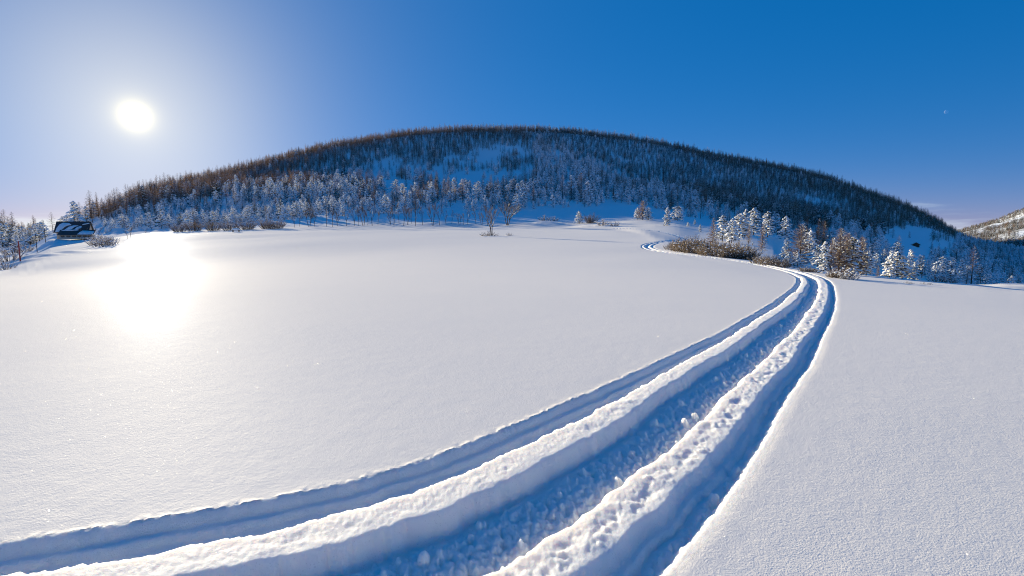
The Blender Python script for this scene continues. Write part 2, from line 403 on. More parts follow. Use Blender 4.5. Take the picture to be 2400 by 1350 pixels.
# ski ruts and tread: lateral positions of the six edges, against distance from the camera
EDGE_R = np.array([0, 3, 5.5, 9, 20, 60, 140.])
EDGES = np.array([[-.95, -.59, -.29, .29, .54, .83], [-.95, -.59, -.29, .29, .54, .83], [-.79, -.51, -.29, .29, .52, .78], [-.68, -.48, -.27, .27, .50, .75],
                  [-.60, -.42, -.21, .21, .47, .67], [-.60, -.42, -.22, .22, .45, .66], [-.6, -.42, -.22, .22, .45, .66]])
def track_coords(x, y):
    """lateral offset and arc length of the nearest track point, nan beyond 2.2 m"""
    n = len(x); tl = np.full(n, np.nan); sl = np.full(n, np.nan); best = np.full(n, 9.0)
    order = np.argsort(y); ys = y[order]
    for i in range(len(CP)-1):
        a, b = CP[i], CP[i+1]; lo, hi = min(a[1], b[1])-2.2, max(a[1], b[1])+2.2
        j0, j1 = np.searchsorted(ys, lo), np.searchsorted(ys, hi)
        if j1 <= j0: continue
        ix = order[j0:j1]; xx = x[ix]; k = np.abs(xx-(a[0]+b[0])/2) < 2.4; ix = ix[k]
        if not len(ix): continue
        d = b-a; L = np.hypot(*d); d = d/L; px = x[ix]-a[0]; py = y[ix]-a[1]
        al = np.clip(px*d[0]+py*d[1], 0, L); ex = px-al*d[0]; ey = py-al*d[1]; dist = np.hypot(ex, ey)
        f = al/L; nx = CN_[i, 0]*(1-f)+CN_[i+1, 0]*f; ny = CN_[i, 1]*(1-f)+CN_[i+1, 1]*f
        w = dist < best[ix]; iw = ix[w]
        best[iw] = dist[w]; tl[iw] = np.where((ex*nx+ey*ny)[w] >= 0, 1, -1)*dist[w]; sl[iw] = CS[i]+al[w]
    tl[best > 2.2] = np.nan
    return tl, sl
def sparse(x, y, seed):
    """odd lumps of fallen snow, few and far between"""
    xi = np.floor(x); yi = np.floor(y); keep = _hash(xi, yi, seed) > .80
    px = xi+.3+.4*_hash(xi, yi, seed+1); py = yi+.3+.4*_hash(xi, yi, seed+2); rad = .14+.16*_hash(xi, yi, seed+3)
    d2 = ((x-px)**2+(y-py)**2*(.6+.9*_hash(xi, yi, seed+4)))/rad**2
    return np.where(keep, np.sqrt(np.maximum(0, 1-d2)), 0)*rad/.22
def track_relief(x, y, t, s):
    r = np.hypot(x, y)
    E = [np.interp(r, EDGE_R, EDGES[:, k]) for k in range(6)]
    fade = 1-sstep(112, 130, s-5)*.0
    jit = lambda k, amp=.016: amp*2.2*vnoise(s*.9, s*0+k*5.1, 30+k) + amp*1.6*vnoise(s*3.1, s*0+k*7.3, 40+k) + amp*1.2*vnoise(s*11, s*0+k*3.1, 50+k) + amp*.8*vnoise(s*31, s*0+k, 60+k)
    A, B, C, D, Ee, Fq = [E[k]+jit(k, .013 if k in (0, 5) else .022) for k in range(6)]
    fine = sstep(60, 8, r)
    clod = (cells(x*18, y*18, 3)-.45)*.042 + (cells(x*36, y*36, 9)-.45)*.022
    lump = fbm(x*9, y*9, 5, 3)*.010*(.5+1.2*sstep(-.25, .3, vnoise(x*1.7, y*1.7, 8))) + (cells(x*30, y*30, 13)-.5)*.005 + fbm(x*50, y*50, 6, 2)*.007
    chunk = sparse(x*7.5, y*7.5, 21)*.045 + sparse(x*15+3, y*15, 22)*.022
    slab = sstep(.08, .22, vnoise(s*2.2+3, t*6, 77)+.35*vnoise(s*7, t*14, 78))*.030
    dl, dc, dr = .082, .114, .095
    z = np.zeros_like(x)
    # left ski rut: clean cut wall, a soft step, smooth floor
    wl = -dl*.62*sstep(A, A+.055, t) - dl*.38*sstep(A+.10, A+.15+.05*vnoise(s*4, s*0, 91), t) + .25*slab*sstep(A+.06, A+.12, t)
    z = np.where((t >= A-.01) & (t < B), wl, z)
    z = np.where((t >= A-.01) & (t < B), z*(1-sstep(B-.05, B, t)) + (0.006)*sstep(B-.05, B, t), z)
    # berm between ski rut and tread
    hump = (.006 + .014*np.clip((t-B)/(C-B), 0, 1) + lump*.75*np.sin(np.pi*np.clip((t-B)/(C-B), 0, 1))**.5)
    z = np.where((t >= B) & (t < C), hump, z)
    # tread
    floor = -dc + chunk*.9 + clod*1.25*sstep(C+.10, C+.20, t) + slab*.6*(1-sstep(C+.12, C+.26, t))
    zc = .020 + (floor-.020)*sstep(C, C+.085, t)
    zc = zc + (.008-zc)*sstep(D-.075, D, t)
    z = np.where((t >= C) & (t < D), zc, z)
    # second berm, with broken snow thrown along its crown
    crown = np.exp(-((t-(D+Ee)/2-.02)/.06)**2)
    h2 = .008 + .008*np.clip((t-D)/(Ee-D), 0, 1) + (chunk*.22 + lump*.9 - .012*crown*sstep(-.05, .25, vnoise(x*11, y*11, 31)+.5*vnoise(x*24, y*24, 32)))*np.sin(np.pi*np.clip((t-D)/(Ee-D), 0, 1))**.5
    z = np.where((t >= D) & (t < Ee), h2, z)
    # right ski rut
    fr = -dr*.6 + chunk*.8*sstep(Ee+.10, Ee+.16, t) - dr*.4*sstep(Ee+.09, Ee+.13+.05*vnoise(s*3.3, s*0, 95), t) + clod*1.1*sstep(Ee+.11, Ee+.18, t)
    zr = .016 + (fr-.016)*sstep(Ee, Ee+.06, t)
    zr = zr + (-.006-zr)*sstep(Fq-.075, Fq, t)
    z = np.where((t >= Ee) & (t < Fq), zr, z)
    # rim pushed up on the far right side, crumbs beside the cuts
    z = np.where(t >= Fq, -.006*np.exp(-((t-Fq)/.05)**2) + .25*np.maximum(lump, 0)*np.exp(-((t-Fq)/.05)**2), z)
    z = np.where(t < A-.01, .006*np.exp(-((t-A)/.05)**2)*(1+3*vnoise(x*30, y*30, 71)), z)
    return z
# fine fall of the field itself
def swell(x, y):
    r = np.hypot(x, y); near = sstep(60, 10, r)
    z = .022*fbm(x/9., y/9., 21, 2)*sstep(2, 12, r) +   .0025*fbm(x*.7, y*.7, 22, 3) + near*.001*fbm(x*9, y*9, 23, 2)
    far = sstep(60, 160, r)
    return z + far*.35*fbm(x/23., y/23., 25, 3) + sstep(150, 260, r)*(2.6*fbm(x/55., y/55., 26, 4) + 5*fbm(x/150., y/150., 27, 2)*sstep(200, 400, r))
MOUNDS = []            # (x, y, radius, height): drifts and ploughed heaps
def ground(x, y):
    x = np.asarray(x, float); y = np.asarray(y, float)
    z = land(x, y)+swell(x, y)
    for mx, my, mr, mh in MOUNDS:
        d2 = ((x-mx)**2+(y-my)**2)/mr**2
        z = z + mh*np.exp(-d2*1.5)*(1+.35*fbm(x*.5, y*.5, 33, 2))
    return z
def gz(x, y): return float(ground(np.array([x]), np.array([y]))[0])
def at_bearing(u, depth):
    """ground point on a bearing (given as a column of the survey photograph) at a depth in metres"""
    x = (u-1200)/TK*depth
    return (x, depth, gz(x, depth))

for u, d, mr, mh in ((92, 62, 2.0, .45), (130, 66, 3.2, .5), (2446, 30, 3.0, .9), (15, 58, 3, .5), (45, 85, 4, .8),
                     (1010, 158, 8, .5), (1080, 162, 8, .5), (118, 142, 3.5, 1.6), (1275, 165, 9, .6), (1400, 150, 8, .5)):
    x = (u-1200)/TK*d; MOUNDS.append((x, d, mr, mh))

cols = np.arange(-170, 2571, 2.4)
az = np.arctan((cols-1200)/TK)
side = np.radians(np.concatenate([np.arange(2, 20, 2), np.arange(20, 132, 7)]))
az = np.concatenate([az[0]-side[::-1], az, az[-1]+side]); az = az[(az > -math.pi) & (az < math.pi)]
az = np.concatenate([[-math.pi], az, [math.pi]])
rr = [0.15, .4, .8, 1.2, 1.6]
while rr[-1] < 62: rr.append(rr[-1]*1.0060)
while rr[-1] < 172: rr.append(rr[-1]*1.011)
NF = len(rr)
R2 = [rr[-1]]
while R2[-1] < 900: R2.append(R2[-1]*1.022)
while R2[-1] < 13500: R2.append(R2[-1]*1.12)
def sheet(az, rr, az_idx=None):
    rr = np.array(rr); A, R = np.meshgrid(az, rr)
    X = (np.sin(A)*R).ravel(); Y = (np.cos(A)*R).ravel()
    return X, Y, len(rr), len(az)
X, Y, nr, na = sheet(az, rr)
Z = ground(X, Y)
near = np.hypot(X, Y) < 150
tl = np.full(len(X), np.nan); sl = np.full(len(X), np.nan)
ii = np.where(near)[0]; tl[ii], sl[ii] = track_coords(X[ii], Y[ii])
hit_t = np.where(~np.isnan(tl))[0]
Z[hit_t] += track_relief(X[hit_t], Y[hit_t], tl[hit_t], sl[hit_t])
V = np.c_[X, Y, Z]
i, j = np.meshgrid(np.arange(nr-1), np.arange(na-1), indexing='ij'); q0 = (i*na+j).ravel()
Q = np.c_[q0, q0+1, q0+na+1, q0+na][:, ::-1]
rq = np.hypot(X[Q].mean(1), Y[Q].mean(1))
tq = tl[Q]; eo = np.interp(rq, EDGE_R, EDGES[:, 5])+.05; el = np.interp(rq, EDGE_R, EDGES[:, 0])-.04
with np.errstate(invalid='ignore'):
    on = ((tq < eo[:, None]) & (tq > el[:, None])).all(1)
def sub_mesh(name, faces, m):
    used, inv = np.unique(faces, return_inverse=True)
    return mesh_from(name, V[used], inv.reshape(faces.shape), m, True)
tag(link('snow_field', sub_mesh('snow_field', Q[~on], SNOW)), kind='structure', label='smooth sparkling field of untouched snow')
tag(link('snow_track', sub_mesh('snow_track', Q[on], SNOW_T)), kind='structure', label='curving snowmobile track pressed into the snow field')
X2, Y2, nr2, na2 = sheet(az[::3] if (len(az)-1) % 3 == 0 else np.append(az[::3], az[-1]), R2)
i, j = np.meshgrid(np.arange(nr2-1), np.arange(na2-1), indexing='ij'); q0 = (i*na2+j).ravel()
V = np.c_[X2, Y2, ground(X2, Y2)]; Q2 = np.c_[q0, q0+1, q0+na2+1, q0+na2][:, ::-1]
tag(link('hillside', sub_mesh('hillside', Q2, SNOW_H)), kind='structure', label='broad rounded snowy hill rising behind the field')

def spot(u, v, dmin=8.0):
    """where the sight line of a surveyed mark meets the ground"""
    d = np.geomspace(dmin, 900, 2500); x = (u-1200)/TK*d; s = row_slope(v)
    g_ = ground(x, d); below = CAM_H+s*d < g_
    k = int(np.argmax(below)) if below.any() else len(d)-1
    return (float(x[k]), float(d[k]), float(g_[k])-.03)
# ------------------------------------------------------------------ trees: generators give parts {name: (verts, faces, material)}
ICO_V = []; ICO_F = []
def _ico(sub):
    bm = bmesh.new(); bmesh.ops.create_icosphere(bm, subdivisions=sub, radius=1.0)
    V = np.array([v.co[:] for v in bm.verts]); F = [tuple(v.index for v in f.verts) for f in bm.faces]; bm.free(); return V, F
ICO1 = _ico(1); ICO2 = _ico(2)
def blob(mb, c, r, ico, jit=.22, droop=0.0, dirv=None, flat=.55):
    """a cushion of snow lying on a branch: wide, flat below, hanging at its outer end"""
    V, F = ico
    ph = random.random()*6.28; P = V.copy()
    P = P*(1+np.array([random.uniform(-jit, jit) for _ in P])[:, None])
    P[:, 2] = np.where(P[:, 2] < 0, P[:, 2]*flat*.5, P[:, 2]*flat)
    P = P*r
    if dirv is not None:
        L = np.hypot(dirv[0], dirv[1])+1e-6; ax = np.array([dirv[0]/L, dirv[1]/L])
        al = P[:, 0]*ax[0]+P[:, 1]*ax[1]
        P[:, 0] += ax[0]*al*.45; P[:, 1] += ax[1]*al*.45
        P[:, 2] -= droop*np.maximum(al, -r*.3)
    mb.add([(p[0]+c[0], p[1]+c[1], p[2]+c[2]) for p in P], F)
def trunk_tube(h, r0, r1, n=6, bend=.02, k=6):
    m = MB(); bx, by = random.uniform(-bend, bend)*h, random.uniform(-bend, bend)*h
    pts = [(bx*math.sin(i/k*2.2), by*math.sin(i/k*1.7), -.4+(h+.4)*i/k) for i in range(k+1)]
    m.tube(pts, [r0*(1-i/k)+r1*i/k for i in range(k+1)], n)
    return m, pts
def at_height(pts, z):
    for a, b in zip(pts, pts[1:]):
        if b[2] >= z:
            f = (z-a[2])/(b[2]-a[2]); return Vector((a[0]+(b[0]-a[0])*f, a[1]+(b[1]-a[1])*f, z))
    return Vector(pts[-1])
def larch(h, dens=1.0, snow=.35, wide=1.0, low=.12):
    m, pts = trunk_tube(h, .011*h+.03, .012, 6)
    cr = MB(); sn = MB(); nb = int(64*dens)
    for i in range(nb):
        f = low+(1-low)*((i+.5)/nb)**.9; z = h*f; p = at_height(pts, z)
        L = wide*h*(.25*(1-f)**.75+.03)*random.uniform(.65, 1.15)
        if f < low+.12: L *= random.uniform(.4, .9)
        a = i*2.39996+random.uniform(-.5, .5); up = -.10+.5*f+random.uniform(-.12, .12)
        d = Vector((math.cos(a), math.sin(a), up)); side = Vector((-math.sin(a), math.cos(a), 0))
        q1 = p+d*L*.55; q2 = p+d*L+Vector((0, 0, .10*L))
        cr.tube([p, q1, q2], [.012+.010*L, .008+.006*L, .003], 3, False)
        n = max(5, int(9*L/ (h*.1)))
        for k in range(n):
            t = random.uniform(.15, 1.0); b = p+d*L*t+Vector((0, 0, .10*L*t*t))
            s = random.choice((-1, 1)); w = (side*s*random.uniform(.5, 1.0)+d*.6+Vector((0, 0, random.uniform(-.5, .55)))).normalized()
            cr.spike(b, w*random.uniform(.14, .34)*L**.6, .020+.016*random.random())
            if random.random() < snow:
                e = b+Vector((0, 0, .02)); ww = random.uniform(.03, .055)
                sn.add([e-side*ww, e+w*.16*L**.6, e+side*ww, e+Vector((0, 0, .05))], [(0, 1, 3), (1, 2, 3), (2, 0, 3)])
        if random.random() < snow*1.6:
            w = .03+.022*L
            sn.add([p+side*w*.5+Vector((0, 0, .02)), q1+side*w+Vector((0, 0, .02)), q2, q1-side*w+Vector((0, 0, .02)), p-side*w*.5+Vector((0, 0, .02)), q1+Vector((0, 0, .03+w))],
                   [(0, 1, 5), (1, 2, 5), (2, 3, 5), (3, 4, 5), (4, 0, 5)])
    cr.spike(at_height(pts, h*.97), Vector((0, 0, .07*h)), .02)
    parts = {'trunk': (m, BARK), 'crown': (cr, LARCH)}
    if sn.f: parts['branch_snow'] = (sn, SNOW_L)
    return parts
def pine(h, snow=1.0, wide=1.0, round_=.0, ico=ICO1, dens=1.0, low=.10, fat=1.0):
    """conifer loaded with snow: dark needle sprays under white cushions"""
    m, pts = trunk_tube(h, .013*h+.03, .015, 6)
    cr = MB(); sn = MB(); nb = int(58*dens)
    for i in range(nb):
        f = low+(1-low)*((i+.5)/nb)**.95; z = h*f; p = at_height(pts, z)
        prof = (1-f)**(.75-.4*round_)*.33+.024
        if round_ > 0: prof *= min(1, .55+1.6*f)
        L = wide*h*prof*random.uniform(.6, 1.15)
        a = i*2.39996+random.uniform(-.5, .5); up = (.12 if round_ else -.12)+.55*f*f-.28*snow*(1-f)+random.uniform(-.1, .1)
        d = Vector((math.cos(a), math.sin(a), up)); side = Vector((-math.sin(a), math.cos(a), 0))
        tip = p+d*L+Vector((0, 0, -.10*L*snow))
        cr.tube([p, p+d*L*.6, tip], [.012+.012*L, .01+.006*L, .004], 3, False)
        nt_ = 18
        for k in range(nt_):
            t = random.uniform(.3, 1.02); b = p+(tip-p)*t
            w = (side*random.uniform(-1, 1)+d*random.uniform(.2, .9)+Vector((0, 0, random.uniform(-.75, .25)))).normalized()
            cr.spike(b, w*(.17*L+.15)*random.uniform(.7, 1.3), .034+.024*L)
        if random.random() < .25+.75*snow:
            for t in ((.45, .95) if L > .09*h else (.85,)):
                if random.random() < .35*(1-snow)+.14: continue
                c = p+(tip-p)*t
                r = fat*(.15*L+.05+.013*h)*random.uniform(.65, 1.25)*(.55+.45*snow)*(1.1 if t > .6 else .85)
                blob(sn, (c.x, c.y, c.z+.22*r), r, ico, .20, .55*snow*random.uniform(.4, 1.3), d)
    if snow > .3:
        c = at_height(pts, h*.985); blob(sn, (c.x, c.y, c.z), .028*h, ico, .2, 0, None, 1.3)
    return {'trunk': (m, BARK), 'crown': (cr, NEEDLE), 'branch_snow': (sn, SNOW_L)}
def grow(mb, tw, p, d, L, r, lvl, spread, snowmb=None, snow=0):
    q = p+d*L*.5+Vector((random.uniform(-.05, .05), random.uniform(-.05, .05), 0))*L; e = q+(d+Vector((0, 0, .12))).normalized()*L*.5
    (mb if lvl > 1 else tw).tube([p, q, e], [r, r*.8, r*.6], 5 if lvl > 2 else 3, False)
    if snowmb is not None and lvl < 3 and random.random() < snow:
        w = r*1.6+.012; s = d.cross(Vector((0, 0, 1)));  s = (s.normalized() if s.length > .01 else Vector((1, 0, 0)))*w
        u = Vector((0, 0, r*.7))
        snowmb.add([p+u-s*.5, p+u+s*.5, e+u+s*.5, e+u-s*.5, q+u+Vector((0, 0, w*1.3))], [(0, 1, 4), (1, 2, 4), (2, 3, 4), (3, 0, 4)])
    if lvl == 0:
        for k in range(5):
            w = (d+Vector((random.uniform(-.8, .8), random.uniform(-.8, .8), random.uniform(-.1, .8)))).normalized()
            tw.spike(p+d*L*random.uniform(.2, 1), w*L*random.uniform(.5, 1.0), max(.006, r*.55))
        return
    for k in range(random.choice((3, 3, 4)) if lvl > 1 else 4):
        t = random.uniform(.45, 1.0) if k else 1.0
        w = (d+Vector((random.uniform(-1, 1), random.uniform(-1, 1), random.uniform(-.15, .6)))*spread).normalized()
        b = p+(q-p)*t*2 if t < .5 else q+(e-q)*(t*2-1)
        grow(mb, tw, b, w, L*random.uniform(.55, .78), r*.58, lvl-1, spread, snowmb, snow)
def bare(h, stems=1, spread=.55, snow=.0, lvl=3, thick=1.0):
    m = MB(); tw = MB(); sn = MB()
    for s in range(stems):
        a = random.random()*6.28; lean = .05 if stems == 1 else .16
        d = Vector((math.cos(a)*lean, math.sin(a)*lean, 1)).normalized(); o = Vector((math.cos(a), math.sin(a), 0))*(.0 if stems == 1 else .02*h)
        grow(m, tw, o+Vector((0, 0, -.3)), d, h*.32+.3, .011*h*thick+.010, lvl, spread, sn, snow)
    parts = {'trunk': (m, BARK), 'crown': (tw, TWIG)}
    if sn.f: parts['branch_snow'] = (sn, SNOW_L)
    return parts
def bush(h, w, stems=46, snow=.3, m=None, dense=1.0):
    st = MB(); tw = MB(); sn = MB()
    for s in range(stems):
        a = random.random()*6.28; rad = math.sqrt(random.random()); o = Vector((math.cos(a)*rad*w*.32, math.sin(a)*rad*w*.32, -.15))
        d = Vector((math.cos(a)*rad*.65*w/h, math.sin(a)*rad*.65*w/h, 1)).normalized(); L = h*random.uniform(.55, 1.08)*(1.1-.35*rad)
        e = o+d*(L+.15)+Vector((random.uniform(-.1, .1), random.uniform(-.1, .1), 0))*L; q = (o+e)/2+Vector((random.uniform(-.07, .07), random.uniform(-.07, .07), 0))*L
        st.tube([o, q, e], [.018*h**.5, .012*h**.5, .005], 3, False)
        for k in range(int(9*dense)):
            t = random.uniform(.2, 1); b = o+(q-o)*t*2 if t < .5 else q+(e-q)*(2*t-1)
            v = (d*.7+Vector((random.uniform(-1, 1), random.uniform(-1, 1), random.uniform(-.1, .9)))).normalized()
            tw.spike(b, v*h*random.uniform(.10, .30), .007*h**.5+.006)
            if random.random() < snow*.5:
                r = random.uniform(.025, .06)*h**.5
                blob(sn, b+v*.05, r, ICO1, .2)
        if random.random() < snow*.8: blob(sn, e, random.uniform(.05, .10)*h**.5, ICO1, .25, 0, None, .8)
    parts = {'stem': (st, BARK), 'twigs': (tw, m or RUST)}
    if sn.f: parts['snow_caps'] = (sn, SNOW_L)
    return parts
SMOOTH_PARTS = {'branch_snow', 'snow_caps', 'trunk'}
def proto(parts):
    return [(n, mesh_from(n, mb.v, mb.f, m, n in SMOOTH_PARTS)) for n, (mb, m) in parts.items() if mb.f]
def joined(name, parts):
    V = []; F = []; idx = []; mats = []
    for n, (mb, m) in parts.items():
        b = len(V); V += mb.v; F += [tuple(i+b for i in f) for f in mb.f]; idx += [len(mats)]*len(mb.f); mats.append(m)
    me = mesh_from(name, V, F, mats, True, idx); return me
def plant(name, pr, loc, scale, rotz, label, cat, group=None, tilt=(0, 0)):
    """one thing with its own parts; the meshes are shared between look-alikes"""
    o = thing(name, loc, rotz, label, cat, group, (scale, scale, scale) if not hasattr(scale, '__len__') else scale)
    o.rotation_euler = (tilt[0], tilt[1], rotz)
    for n, me in pr:
        c = link(n, me, o)
        if n in ('crown', 'twigs', 'branch_snow', 'snow_caps', 'stem'): c['kind'] = 'stuff'
    return o
# ------------------------------------------------------------------ forest on the hill
P_LARCH = [proto(larch(10, 1.15, .10, w)) for w in (.8, .95, 1.1, .7)]
P_LARCHS = [proto(larch(10, 1.2, .45, w)) for w in (.9, 1.1)]
P_PINE = [proto(pine(8, s, w, r, fat=1.3)) for s, w, r in ((1.0, .95, 0), (1.0, .8, 0), (.9, 1.05, .6), (.95, .9, .3), (.85, .75, 0))]
P_DARK = [proto(pine(9, s, w, r)) for s, w, r in ((.30, .8, 0), (.38, .9, .3), (.22, .7, 0))]
def crest_row(u):
    ks = sorted(PROFILE); return np.interp(u, ks, [PROFILE[k][4][1] for k in ks])
def crest_depth(u):
    ks = sorted(PROFILE); return np.interp(u, ks, [PROFILE[k][4][0] for k in ks])
def base_row(u):
    ks = sorted(PROFILE); return np.interp(u, ks, [PROFILE[k][2][1] for k in ks])
def rows(x, y, z):
    s = (z-CAM_H)/y; a = math.tan(PITCH)
    # image row of a point seen along the axis tilted by PITCH
    yy = 1200*(s*math.cos(PITCH)+math.sin(PITCH))/(math.cos(PITCH)-s*math.sin(PITCH)); return 675-yy
N = 90000
uu = rng.uniform(-140, 2520, N); dd = np.sqrt(rng.uniform(100**2, 900**2, N))
keepd = dd < crest_depth(uu)*1.10+25+190*sstep(2150, 2330, uu)
uu, dd = uu[keepd], dd[keepd]
fx = (uu-1200)/TK*dd; fy = dd; fz = ground(fx, fy); fv = rows(fx, fy, fz)
cv = crest_row(uu); bv = base_row(uu); ff = (fv-cv)/np.maximum(bv-cv, 1)
n1 = fbm(fx/38., fy/38., 61, 3); n2 = fbm(fx/14., fy/14., 62, 2); U = rng.random(len(uu))
pl = np.zeros(len(uu)); pp = np.zeros(len(uu)); pd = np.zeros(len(uu))      # chance of larch, snowy pine, dark pine
L_ = uu < 850
top = sstep(.62, .30, ff+.35*n1)
pl = np.where(L_, .75*top+.10, pl); pp = np.where(L_, .62*(1-top)+.06, pp); pd = np.where(L_, .12, pd)
C_ = (uu >= 850) & (uu < 1250)
topc = sstep(.42, .22, ff+.25*n1+.0004*(uu-1000)*0)
midp = sstep(.02, .16, n1+.5*n2)*(ff < .80)
low = (fv > 452)
pl = np.where(C_, np.where(low, .30, .95*topc+.42*midp), pl); pp = np.where(C_, np.where(low, .55, .04), pp); pd = np.where(C_, np.where(low, .12, .22*topc), pd)
R_ = uu >= 1250
diag = 322+(uu-1230)*.395                      # the belt of snow-laden pines runs down across the slope
bl = np.exp(-((fv-diag-30)/38.)**2)
up = sstep(diag+5, diag-25, fv)
pl = np.where(R_, .30*up+.10*bl+.16, pl); pp = np.where(R_, .85*bl+.05*up+.30*(fv > diag+60), pp); pd = np.where(R_, .75*up+.05*bl+.40*(fv > diag+60)*(uu > 1700), pd)
far_r = sstep(1650, 1950, uu)*sstep(.42, .18, ff)
pl = pl+far_r*.7; pd = pd*(1-.8*far_r)
lowr = (uu > 1950)*sstep(.45, .7, ff); pp = np.where(lowr > .3, .8, pp); pd = np.where(lowr > .3, .12, pd); pl = np.where(lowr > .3, .08, pl)
rend = uu > 2240; pp = np.where(rend, .62, pp); pd = np.where(rend, .08, pd); pl = np.where(rend, .08, pl)
opn = np.zeros(len(uu))
opn = np.maximum(opn, ((fv > bv-4) & (uu > 620) & (uu < 1420)) | ((fv > bv-6) & (uu <= 620)))
opn = np.maximum(opn, (uu > 855) & (uu < 1340) & (fv > 426+.0*uu) & (fv < 448) & (n2 < .22))
opn = np.maximum(opn, (np.hypot((uu-1165)/90., (fv-362)/20.) < 1) & (n2 < .12))
opn = np.maximum(opn, (np.hypot((uu-1090)/60., (fv-385)/22.) < 1) & (n2 < .05))
opn = np.maximum(opn, (np.hypot((uu-2158-(fv-565)*.9)/88., (fv-572)/40.) < 1) & (n2 < .30))
opn = np.maximum(opn, (np.abs(uu-2150) < 34) & (fv > 560) & (fv < 640))
opn = np.maximum(opn, (uu > 1400) & (fv > bv-14-.0*uu) & (uu < 1900))
opn = np.maximum(opn, (uu < 240) & (fv > 522) & (uu > 96))
opn = np.maximum(opn, (uu <= 96) & (n1 < .05))
pl, pp, pd = [p*(1-opn) for p in (pl, pp, pd)]
dens = np.clip(1.35*(dd/500.)**-.25, .6, 1.6)*1.0
gap = sstep(-.22, .16, fbm(fx/24., fy/60., 64, 3)+.04)
tot = (pl+pp+pd)*dens*np.where((uu > 700) & (uu < 1450) & (ff > .22), .06+.94*gap**1.6, np.where(ff > .25, .16+.84*gap**1.3, .5+.5*gap))*np.where(ff < .25, 1.9, 1.0)
pick = U < tot
kindr = rng.random(len(uu))*(pl+pp+pd)
kind = np.where(kindr < pl, 0, np.where(kindr < pl+pp, 1, 2))[pick]
F_ = np.c_[fx, fy, fz][pick]; fu = uu[pick]; fd = dd[pick]; ffv = fv[pick]; ff_ = ff[pick]
# thin out trees standing inside one another
order = np.argsort(fd); cell = {}; ok = np.zeros(len(fd), bool)
for q in order:
    x, y = F_[q, 0], F_[q, 1]; k = (int(x//3), int(y//3))
    if any((F_[w, 0]-x)**2+(F_[w, 1]-y)**2 < ((1.9 if kind[q] == 0 else 2.3)+(fd[q] < 300)*.6)**2 for a in (-1, 0, 1) for b in (-1, 0, 1) for w in cell.get((k[0]+a, k[1]+b), ())): continue
    cell.setdefault(k, []).append(q); ok[q] = True
F_, fu, fd, ffv, kind, ff_ = F_[ok], fu[ok], fd[ok], ffv[ok], kind[ok], ff_[ok]
nT = len(fd)
fs = np.where(kind == 0, np.clip(rng.normal(.95, .28, nT), .4, 1.6), np.clip(rng.normal(.9, .26, nT), .4, 1.5))*np.where(fd < 260, .58, np.where((fd > 430), .78, .9))*np.where((fu > 1400) & (kind > 0), .82, 1.0)
frot = rng.uniform(0, 6.28, nT); fvar = rng.integers(0, 1000, nT)
print('forest trees', nT, [int((kind == k).sum()) for k in range(3)])
in_view = (fu > -10) & (fu < 2410)
SETS = [(P_LARCH, 'larch_tree', 'larch'), (P_PINE, 'snowy_pine_tree', 'pine'), (P_DARK, 'dark_pine_tree', 'pine')]
def where_word(u, f):
    a = ('near the farmhouse' if u < 300 else 'at the left end of the hill' if u < 620 else 'left of the bare tree row' if u < 850 else 'above the bare tree row' if u < 1080 else
         'above the lone field tree' if u < 1400 else 'above the track bend' if u < 1700 else 'above the roadside larches' if u < 2040 else 'around the small hut' if u < 2260 else 'at the right end of the ridge')
    return ('upper slope ' if f < .33 else 'mid slope ' if f < .7 else 'lower slope ')+a
LOOK = ['bare brown larch in the forest, %s', 'snow-laden pine in the forest, %s', 'dark, lightly snowed pine in the forest, %s']
single = np.zeros(nT, bool)
for k in range(3):
    ids = np.where((kind == k) & in_view)[0]; ids = ids[np.argsort(fd[ids]/fs[ids])][:270]; single[ids] = True
    pr, nm, cat = SETS[k]
    for q in ids:
        p = (pr[fvar[q] % len(pr)] if not (k == 0 and fd[q] < 330 and fvar[q] % 3 == 0) else P_LARCHS[fvar[q] % 2])
        w = where_word(fu[q], ff_[q])
        plant(nm, p, F_[q], float(fs[q]), float(frot[q]), LOOK[k] % w, cat, '%s, %s' % (['larches', 'snowy pines', 'dark pines'][k], w))
